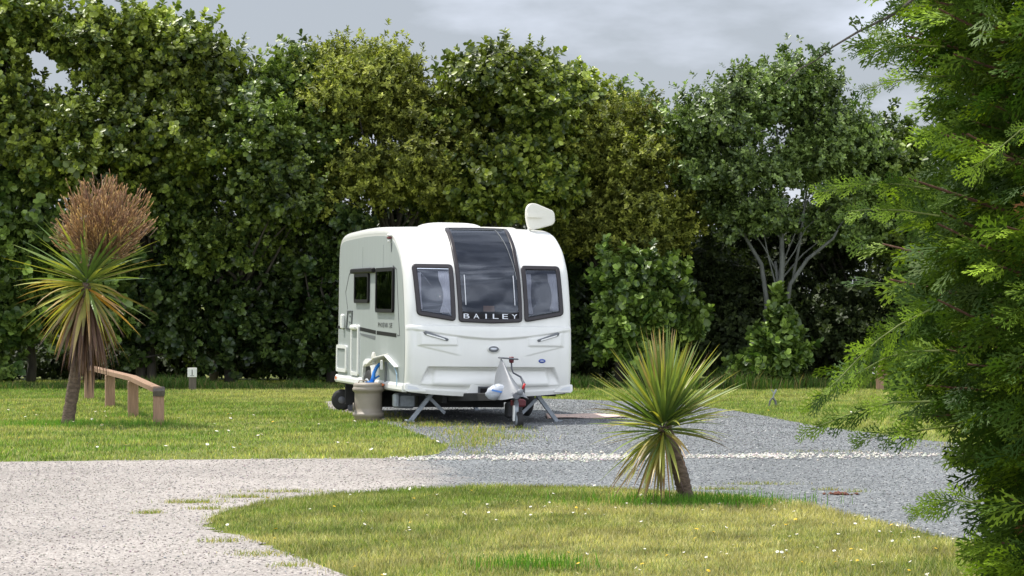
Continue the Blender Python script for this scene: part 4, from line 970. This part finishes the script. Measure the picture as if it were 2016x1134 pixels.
letters('BAILEY', -.425, .355, 1.385, 1.448, 'lettering', M['silver'], d=.0332, parent=cw)
# grab handles
for sx in (-1, 1):
    P_ = [(sx * .615, 1.085), (sx * .60, 1.115), (sx * .90, 1.215), (sx * .925, 1.205), (sx * .91, 1.165)]
    o = drape('grab_handle', densify(rpoly(zs_(P_), .02)), .005, .042, M['greyd'], CV, rings=2)
    P_ = [(sx * .64, 1.095), (sx * .66, 1.118), (sx * .885, 1.178), (sx * .89, 1.163)]
    drape('grip', densify(rpoly(zs_(P_), .012)), .04, .048, M['trim'], o, rings=2)
# badges
oval = lambda cx, cz, rx, rz_: [(cx + rx * math.cos(a), s_of_z(cz) + rz_ * math.sin(a)) for a in np.linspace(0, 2 * math.pi, 28)[:-1]]
o = drape('badge', oval(0., .99, .088, .054), -.005, .012, M['white'], CV, rings=2)
drape('badge_face', oval(0., .99, .070, .040), .011, .015, M['greyd'], o, rings=2)
drape('emblem', oval(0., .993, .046, .012), .014, .017, M['silver'], o, rings=2)
o = drape('dealer_badge', oval(.68, .838, .050, .027), .0, .006, M['blue'], CV, rings=2)
drape('mark', oval(.68, .838, .030, .006), .005, .008, M['silver'], o, rings=2)
# number plate housing at the bottom centre
fb = lambda a, c, d: (a, .05 - .16 * (1 - min(abs(a) / Wd, 1) ** 2) - d, c)
hs = MB().plate(rpoly([(-.37, .345), (-.29, .535), (.30, .535), (.37, .345)], .03), -.05, .045, fb).build('plate_housing', M['trim'], CV)
MB().plate([(-.20, .36), (-.20, .50), (.20, .50), (.20, .36)], .04, .052, fb).build('number_plate', M['dgrey'], hs)
MB().plate([(-.17, .385), (-.17, .475), (.17, .475), (.17, .385)], .05, .056, fb).build('plate_face', M['black'], hs)

# left flank fittings
def side_window(y0, y1, z0, z1, nm):
    f = MB().ring(rrect(y0, y1, z0, z1, .05), rrect(y0 + .05, y1 - .05, z0 + .05, z1 - .05, .03), -.003, .032, SD).build(nm, M['black'], CV)
    MB().plate(rrect(y0 + .01, y1 - .01, z0 + .01, z1 - .01, .04), -.003, .004, SD).build('interior', M['black'], f)
    MB().plate(rrect(y0 + .03, y1 - .03, z0 + .03, z1 - .03, .03), .018, .024, SD).build('pane', M['side_pane'], f)
    return f
f = side_window(.77, 1.88, 1.45, 2.06, 'side_window')
for (a0, a1) in ((.86, 1.0), (1.45, 1.72)):
    b = MB(); vs = []
    for z in (1.50, 1.98):
        for i in range(13): vs.append(SD(a0 + (a1 - a0) * i / 12, z, .010 + .004 * (i % 2)))
    b.add(vs, [(i, i + 1, 14 + i, 13 + i) for i in range(12)]); b.build('curtain', M['curtain'], f)
side_window(2.38, 3.36, 1.58, 2.0, 'side_window')
MB().box((-(Wd + .03), 2.78, 2.035), (.06, 1.52, .07), None, .015).build('window_rail', M['black'], CV)
def side_decal(nm, P, m, d=.0025): return MB().plate(P, -.001, d, SD).build(nm, m, CV)
def strip(P, wd_):
    """closed outline of a line of constant width"""
    L_, R_ = [], []
    for i, p in enumerate(P):
        a = Vector(P[max(i - 1, 0)]); c = Vector(P[min(i + 1, len(P) - 1)]); t = (c - a).normalized(); n_ = Vector((-t.y, t.x)) * wd_ / 2
        L_.append(tuple(Vector(p) + n_)); R_.append(tuple(Vector(p) - n_))
    return L_ + R_[::-1]
side_decal('decal', strip([(3.42, 2.04), (3.78, 2.015), (3.86, 1.99), (4.10, 1.74), (3.93, 1.49)], .022), M['dgrey'])
side_decal('decal', strip([(4.68, 1.225), (4.16, 1.215)], .04), M['black'])
side_decal('decal', strip([(3.06, 1.215), (1.94, 1.175)], .052), M['black'])
side_decal('decal', strip([(1.88, 1.172), (.62, 1.150)], .052), M['black'])
side_decal('decal', strip([(.56, 1.152), (.42, 1.148), (.50, 1.40), (.66, 2.03), (.90, 2.08)], .024), M['dgrey'])
side_decal('decal', [(3.06, 1.155), (1.96, 1.125), (1.98, 1.07), (2.9, 1.12)], M['greyd'])
MB().ring([(4.04, 1.20), (3.60, 1.18), (3.55, 1.47), (3.92, 1.47)], [(3.95, 1.225), (3.65, 1.21), (3.62, 1.445), (3.88, 1.445)], -.001, .010, SD).build('hatch_outline', M['dgrey'], CV)
b = MB(); b.plate(strip([(3.70, 1.39), (3.80, 1.395)], .02), 0, .006, SD); b.plate(strip([(3.72, 1.30), (3.83, 1.305)], .02), 0, .006, SD); b.build('keyhole', M['greyd'], CV)
MB().box((-(Wd + .03), 4.18, 1.31), (.05, .12, .22), None, .02).build('door_handle', M['trim'], CV)
MB().box((-(Wd + .03), 3.35, 1.23), (.06, .36, .07), None, .02).build('latch', M['trim'], CV)
for nm, q in (('locker_door', (3.90, 4.64, .57, .965)), ('tall_hatch', (3.04, 3.58, .545, 1.27))):
    o = MB().ring(rrect(*q, .05), rrect(q[0] + .07, q[1] - .07, q[2] + .05, q[3] - .05, .03), -.001, .026, SD).build(nm + '_frame', M['trim'], CV)
    MB().plate(rrect(q[0] + .06, q[1] - .06, q[2] + .04, q[3] - .04, .03), 0, .009, SD).build('door', M['side'], o)
MB().plate([(3.95, .90), (4.55, .90), (4.55, .925), (3.95, .925)], 0, .018, SD).build('locker_seal', M['greyd'], CV)
# script on the flank
vs, fs = [], []; yy_ = 1.78
for ch in 'PHOENIX SE':
    if ch == ' ': yy_ -= .05; continue
    me = text_mesh(ch, 1.0); co = [v.co.copy() for v in me.vertices]; mnx = min(c.x for c in co); mxx = max(c.x for c in co); mny = min(c.y for c in co); mxy = max(c.y for c in co)
    cw_ = .022 if ch == 'I' else .078; o_ = len(vs); vs += [(-(Wd + .0078), yy_ - (c.x - mnx) / (mxx - mnx) * cw_, 1.25 + (c.y - mny) / (mxy - mny) * .062) for c in co]; fs += [tuple(i_ + o_ for i_ in p.vertices) for p in me.polygons]; yy_ -= cw_ + .026
MB().add(vs, fs).build('model_lettering', M['black'], CV)
# marker lamp high on the flank with a cord
o = MB().box((-(Wd + .03), 1.04, 2.46), (.05, .10, .035), None, .012).build('marker_lamp', M['maroon'], CV)
MB().box((-(Wd + .03), 1.04, 2.495), (.05, .10, .03), None, .008).build('lens', M['trim'], o); MB().box((-(Wd + .034), 1.04, 2.415), (.03, .05, .03), None, .008).build('lens', M['trim'], o)
MB().box((-(Wd + .007), 1.0, 2.33), (.006, .03, .12)).build('streak', M['greyd'], o)
# wheel arches and road wheels
for sx in (-1, 1):
    fn = lambda a, c, d, sx=sx: (sx * (Wd + .004 + d), a, c)
    arch_o = [(1.86, .42), (1.90, .60), (1.98, .74), (2.12, .80), (2.46, .80), (2.62, .75), (2.68, .62), (2.70, .42)]; arch_i = [(1.95, .42), (1.985, .58), (2.04, .68), (2.15, .73), (2.43, .73), (2.55, .69), (2.59, .6), (2.61, .42)]
    n = len(arch_o); vs = [fn(a, c, dd) for (P_, dd) in ((arch_o, -.002), (arch_o, .035), (arch_i, .045), (arch_i, -.002)) for a, c in P_]
    fs = [(k * n + i, k * n + i + 1, (k + 1) * n + i + 1, (k + 1) * n + i) for k in range(3) for i in range(n - 1)]
    MB().add(vs, fs).build('wheel_arch', M['trim'], CV)
    MB().plate(arch_i, -.001, .0045, fn).build('arch_opening', M['dark'], CV)
    cxw = sx * (Wd - .045)
    wl_ = MB().lathe([(.20, -.09), (.30, -.09), (.325, -.06), (.33, 0), (.325, .06), (.30, .085), (.20, .085)], (cxw, 2.29, .33), 'X', 36).build('wheel', M['rubber'], CV, True)
    MB().lathe([(.19, .0), (.20, sx * .10), (.17, sx * .09), (.12, sx * .075), (.05, sx * .085), (.045, sx * .10), (.01, sx * .102)], (cxw, 2.29, .33), 'X', 30).build('rim', M['silver'], wl_, True)
# opened flap over the water inlet with its hose
o = MB().box((-(Wd + .10), 1.42, .80), (.22, .62, .022), Matrix.Rotation(rad(-12), 3, 'X') @ Matrix.Rotation(rad(-14), 3, 'Y'), .006).build('inlet_flap', M['cream'], CV)
MB().box((-(Wd + .03), .80, .80), (.06, .66, .018), Matrix.Rotation(rad(12), 3, 'X'), .005).build('gutter', M['trim'], o)
MB().box((-(Wd + .10), 1.10, .745), (.03, .05, .13), None, .006).build('bracket', M['trim'], o)
MB().box((-(Wd + .012), 1.24, .62), (.016, .09, .32), None, .004).build('inlet_edge', M['greyd'], CV)
b = MB(); b.tube([(-(Wd + .02), .95, .77), (-(Wd + .03), .62, .74), (-(Wd + .03), .45, .64), (-(Wd + .03), .44, .5), (-(Wd + .02), .46, .44)], .008, 6); b.build('drain_tube', mat('pale blue tube', (.35, .5, .62), .4), CV)

# roof fittings
def dome(nm, x0, x1, y0, y1, z0, h, m, pw=3.):
    nx, ny = 18, 14; vs = []
    for j in range(ny + 1):
        for i in range(nx + 1):
            u = 2 * i / nx - 1; v_ = 2 * j / ny - 1; k = (1 - abs(u) ** pw) * (1 - abs(v_) ** pw); vs.append(((x0 + x1) / 2 + u * (x1 - x0) / 2, (y0 + y1) / 2 + v_ * (y1 - y0) / 2, z0 + h * max(k, 0) ** .42))
    vs2 = [(v[0], v[1], z0 - .05) for v in vs]; n = len(vs)
    b = MB(); b.add(vs, [(j * (nx + 1) + i, j * (nx + 1) + i + 1, (j + 1) * (nx + 1) + i + 1, (j + 1) * (nx + 1) + i) for j in range(ny) for i in range(nx)]); return b.build(nm, m, CV, True)
dome('rooflight', -.58, .27, 1.45, 2.15, 2.60, .105, M['white'], 4)
dome('roof_vent', .42, 1.02, 2.45, 2.95, 2.60, .085, M['cream'], 12)
# directional aerial on a mast
AO = rpoly([(.99, 2.93), (1.045, 2.99), (1.13, 2.99), (1.41, 2.89), (1.425, 2.75), (1.385, 2.70), (1.08, 2.62), (1.02, 2.655), (.985, 2.80)], .05)
fa = lambda a, c, d: (a, 1.05 + (a - .93) * .2 - d, c)
AO = [(a - .255, c - .02) for a, c in AO]
ae = MB().plate(AO, -.045, .045, fa).build('aerial', M['cream'], CV)
bv = ae.modifiers.new('b', 'BEVEL'); bv.width = .018; bv.segments = 3; bv.limit_method = 'ANGLE'
o = MB().plate(rpoly([(.74, 2.775), (.74, 2.835), (.88, 2.83), (.955, 2.825), (.965, 2.80), (.955, 2.775)], .02), .03, .075, fa).build('dipole_arm', M['cream'], ae)
MB().tube([(.80, 1.06, 2.55), (.80, 1.06, 2.72)], .025, 10).build('mast', M['trim'], ae)

# chassis, hitch, legs
b = MB()
for sx in (-1, 1): b.box((sx * .55, 2.4, .33), (.06, 4.3, .13))
b.box((0, 2.29, .30), (2.0, .09, .09)); b.box((0, .9, .30), (1.2, .05, .09)); b.box((0, 3.8, .30), (1.2, .05, .09))
b.box((0, 4.45, .25), (2.1, .05, .32)); b.box((0, 2.9, .24), (1.9, .1, .26)); b.box((.1, 3.4, .25), (1.3, .7, .2)); b.box((-.2, 1.3, .27), (1.1, .8, .16))
for sx in (-1, 1): beam(b, (sx * .55, .5, .33), (sx * .05, -1.0, .40), .055, .10)
b.build('chassis', M['dark'], CV)
b = MB(); b.box((.0, -1.12, .42), (.09, .34, .09), None, .02); b.tube([(0, -1.2, .42), (0, -1.36, .42)], [.05, .042], 12); b.build('coupling_head', M['pump'], CV, True)
def steady(px_, sgn):
    root_ = empty('corner_steady'); root_.parent = CV; 
    MB().box((px_ + sgn * .12, .36, .21), (.055, .05, .50), Matrix.Rotation(-sgn * rad(38), 3, 'Y'), .006).build('leg', M['steel'], root_)
    MB().box((px_ - sgn * .06, .40, .27), (.045, .03, .42), Matrix.Rotation(sgn * rad(46), 3, 'Y'), .004).build('brace', M['steel'], root_)
    MB().box((px_ + sgn * .275, .36, .022), (.12, .11, .025), Matrix.Rotation(-sgn * rad(8), 3, 'Y'), .008).build('foot', M['steel'], root_)
    MB().box((px_, .40, .375), (.5, .06, .035)).build('mount', M['dark'], root_)
steady(-.72, -1); steady(.76, 1)
for px_, sg_ in ((-.72, -1), (.76, 1)):
    r_ = empty('rear_steady'); r_.parent = CV
    MB().box((px_, 4.2, .2), (.05, .05, .46), Matrix.Rotation(-sg_ * rad(38), 3, 'Y')).build('leg', M['steel'], r_); MB().box((px_ + sg_ * .14, 4.2, .022), (.11, .1, .02)).build('foot', M['steel'], r_)
jw = empty('jockey_wheel', (.05, -1.16, 0)); jw.parent = CV
MB().tube([(0, 0, .12), (0, 0, .46)], .024, 12).tube([(0, 0, .1), (0, 0, .34)], .032, 12).build('stem', M['steel'], jw, True)
MB().lathe([(.07, -.04), (.098, -.036), (.105, -.02), (.105, .02), (.098, .036), (.07, .04)], (.035, -.02, .105), 'X', 26).build('tyre', M['rubber'], jw, True)
MB().lathe([(.01, -.046), (.03, -.048), (.04, -.043), (.07, -.04), (.07, .04), (.01, .044)], (.035, -.02, .105), 'X', 20).build('hub', M['steel'], jw, True)
MB().box((-.03, 0, .19), (.02, .05, .20), None, .004).build('fork', M['trim'], jw)
# 13-pin lead and breakaway bits beside the hitch
b = MB(); b.tube([(.15, -.52, .83), (.155, -.52, .74), (.17, -.55, .69), (.25, -.62, .64), (.27, -.7, .56), (.26, -.75, .44), (.2, -.7, .36)], [.011, .011, .011, .012, .022, .018, .012], 8); b.build('electric_lead', M['pump'], CV, True)
MB().lathe([(.028, -.03), (.034, 0), (.03, .05)], (.15, -.52, .85), 'Z', 12).build('plug', M['maroon'], CV, True)
hb = MB().tube([(.17, -.85, .40), (.22, -.85, .50)], .008, 6).build('handbrake_lever', M['steel'], CV); MB().tube([(.215, -.85, .49), (.245, -.85, .56)], .016, 8).build('grip', M['red'], hb, True)
MB().box((.24, -.55, .30), (.17, .16, .10), None, .02).build('battery_clamp', M['maroon'], CV)
MB().box((.30, -.1, .19), (.20, .2, .22), None, .03).build('spare_carrier', M['dark'], CV)
MB().box((.60, .8, .2), (.12, .03, .36), Matrix.Rotation(rad(-6), 3, 'Y')).build('mudflap', mat('slate blue rubber', (.03, .035, .06), .7), CV)
b = MB(); b.box((-.95, .95, .27), (.26, .3, .2), None, .03); b.tube([(-1.08, .8, .2), (-1.08, .8, .36)], .05, 10); b.build('waste_outlet', M['steel'], CV)

cvM = Matrix.Translation((-.298, 33.95, 0)) @ (Matrix.Rotation(rad(15), 4, 'Z') @ Matrix.Rotation(rad(.8), 4, 'Y'))
def at_cv(name, local, label, cat, group=None):
    p = cvM @ Vector(local); o = empty(name, p, rad(15)); return tag(o, label, cat, group)
# vinyl hitch cover: a tent from a high peak down to a rounded nose
hc_ = at_cv('hitch_cover', (0, -.9, .36), 'grey vinyl cover tented over the caravan hitch with a rounded nose', 'cover')
SEC = [(-.46, .90, .012, .55, .075), (-.56, .86, .03, .50, .10), (-.70, .77, .045, .44, .13), (-.85, .68, .055, .39, .155), (-1.0, .60, .06, .36, .17), (-1.15, .53, .065, .36, .155), (-1.27, .485, .06, .37, .12), (-1.34, .465, .042, .39, .08), (-1.365, .45, .012, .41, .02)]
vs, fs = [], []; m_n = 14
for (y, zt, wt, zb, wb) in SEC:
    xo = .02 + .02 * (-.46 - y)
    for k in range(m_n):
        t = k / (m_n - 1); a = math.pi * t; u = math.cos(a); h = math.sin(a)
        wdt = wt + (wb * 1.2 - wt) * (1 - h) ** .9; f_ = .012 * math.sin(k * 2.1 + y * 13)
        vs.append((xo + u * wdt + f_ * (1 - h), y + .9 , zb + (zt - zb) * h ** .8 - .36))
for j in range(len(SEC) - 1):
    for k in range(m_n - 1): fs.append((j * m_n + k, j * m_n + k + 1, (j + 1) * m_n + k + 1, (j + 1) * m_n + k))
fs.append(tuple(range(m_n))); fs.append(tuple((len(SEC) - 1) * m_n + k for k in reversed(range(m_n))))
o = MB().add(vs, fs).build('shroud', M['cover'], hc_, True); sd_ = o.modifiers.new('s', 'SUBSURF'); sd_.levels = sd_.render_levels = 2
MB().lathe([(.005, -.03), (.032, -.022), (.042, 0), (.036, .03)], (.045, -.46, .105), 'Y', 16).build('nose', M['cover'], hc_, True)
MB().box((.12, .40, .515), (.24, .16, .022), Matrix.Rotation(rad(5), 3, 'Y'), .008).build('stiffener', M['pump'], hc_)
# clear plastic bag hung by the hitch
bg_ = at_cv('plastic_bag', (-.14, -.92, .34), 'crumpled pale plastic bag with blue print lying against the hitch cover', 'bag')
vs, fs = [], []; r3 = random.Random(4); nu, nv = 18, 10
for j in range(nv + 1):
    ph = math.pi * j / nv
    for i in range(nu):
        a = 2 * math.pi * i / nu; rr_ = 1 + r3.uniform(-.09, .09); vs.append((.15 * math.sin(ph) * math.cos(a) * rr_ + .03 * math.cos(ph), .11 * math.sin(ph) * math.sin(a) * rr_, .10 + .105 * -math.cos(ph) * rr_ * (1 if j > nv / 2 else .75) - .04 * math.cos(a) * math.sin(ph) * -1))
for j in range(nv):
    for i in range(nu): fs.append((j * nu + i, j * nu + (i + 1) % nu, (j + 1) * nu + (i + 1) % nu, (j + 1) * nu + i))
MB().add(vs, fs).build('bag_film', mat('bag film', (.40, .43, .47), .25, spec=.6, bump=.7, bscale=14, var=.12), bg_, True)
MB().box((-.02, -.122, .125), (.17, .012, .022), Matrix.Rotation(rad(12), 3, 'Y')).build('blue_print', mat('blue print', (.08, .22, .55), .5), bg_)

# rolling water barrel by the front flank
br = empty('water_barrel', (-1.945, 34.85, 0)); tag(br, 'beige ribbed water barrel standing upright beside the caravan wheel', 'barrel')
PR = [(.17, .0), (.185, .015), (.19, .05), (.195, .055), (.213, .075), (.213, .10), (.200, .115), (.188, .12), (.186, .18), (.186, .36), (.188, .39), (.203, .40), (.215, .415), (.217, .44), (.205, .455), (.200, .462), (.205, .475), (.203, .50), (.185, .515), (.10, .52), (.01, .52)]
MB().lathe(PR, (0, 0, 0), 'Z', 44).build('barrel_body', M['beige'], br, True)
MB().lathe([(.06, .515), (.06, .535), (.01, .537)], (.02, 0, 0), 'Z', 20).build('cap', M['hose'], br)
MB().tube([(-.13, -.04, .515), (-.12, -.04, .545), (-.03, -.04, .55), (-.02, -.04, .52)], .009, 8).build('handle', M['beige'], br, True)
MB().box((.19, -.05, .49), (.05, .06, .035), None, .01).build('clip', M['orange'], br)
MB().lathe([(.01, .0), (.05, .002), (.05, .012), (.01, .014)], (-.205, -.08, .2), 'X', 14).build('side_cap', M['beige'], br)
hs_ = empty('filler_hose', (-1.90, 34.87, .53)); tag(hs_, 'bright blue hose running from the open flap down into the barrel', 'hose')
MB().tube([(0, 0, 0), (.02, 0, .05), (.03, .02, .12), (.06, .04, .19), (.10, .06, .235), (.14, .08, .25)], [.03, .028, .024, .024, .022, .018], 10).tube([(-.03, .0, .0), (.02, .0, .03), (.10, .03, .08)], .012, 8).build('hose_tube', M['hose'], hs_, True)
MB().lathe([(.02, -.06), (.032, -.04), (.034, .04), (.02, .09), (.01, .10)], (.02, .10, .30), 'Z', 14).build('pump_plug', M['cream'], hs_, True)
# dark wheeled pump lying behind the barrel
pm = empty('waste_pump', (-2.42, 38.2, 0)); tag(pm, 'dark grey device with a black drum wheel lying left of the barrel', 'pump')
MB().lathe([(.03, -.075), (.11, -.075), (.15, -.06), (.158, -.02), (.158, .02), (.15, .06), (.11, .075), (.08, .05), (.03, .055)], (-.10, -.02, .16), 'Y', 30).build('wheel', M['rubber'], pm, True)
MB().lathe([(.01, -.085), (.05, -.085), (.06, -.06), (.01, -.05)], (-.10, -.02, .16), 'Y', 16).build('hub', M['pump'], pm, True)
b = MB(); b.box((.10, .0, .19), (.28, .24, .17), None, .03); b.box((.08, -.01, .29), (.18, .18, .05), None, .015)
for k in range(4): b.box((.02 + k * .05, -.125, .20), (.018, .02, .11))
b.box((.12, -.09, .05), (.26, .06, .10), None, .02); b.build('body', M['pump'], pm)
MB().lathe([(.03, -.04), (.06, -.035), (.06, .035), (.03, .04)], (.22, -.06, .14), 'X', 16).build('outlet', M['black'], pm, True)
MB().tube([(.10, 0, .30), (.12, 0, .37), (.18, 0, .41), (.28, 0, .42), (.38, 0, .40)], .022, 8).build('hose', M['greyhose'], pm, True)

# doormat strip on the gravel right of the caravan
gm = empty('ground_mat', (1.1, 36.0, 0)); tag(gm, 'pinkish beige mat laid flat on the gravel right of the caravan', 'mat')
vs, fs = [], []; nx, ny = 26, 8
for j in range(ny + 1):
    for i in range(nx + 1):
        u, v_ = i / nx, j / ny; x = -.62 + 1.20 * u; y = -.75 + 1.3 * v_ * (1 - .55 * u) + .45 * u; vs.append((x, y, .022 + .010 * math.sin(u * 9 + v_ * 3) + .008 * math.sin(v_ * 7 + u * 4)))
b = MB(); b.add(vs, [(j * (nx + 1) + i, j * (nx + 1) + i + 1, (j + 1) * (nx + 1) + i + 1, (j + 1) * (nx + 1) + i) for j in range(ny) for i in range(nx)])
o = b.build('mat_sheet', M['mat'], gm, True); so_ = o.modifiers.new('s', 'SOLIDIFY'); so_.thickness = .012
print('FACES', sum(len(o.data.polygons) for o in bpy.data.objects if o.type == 'MESH'))
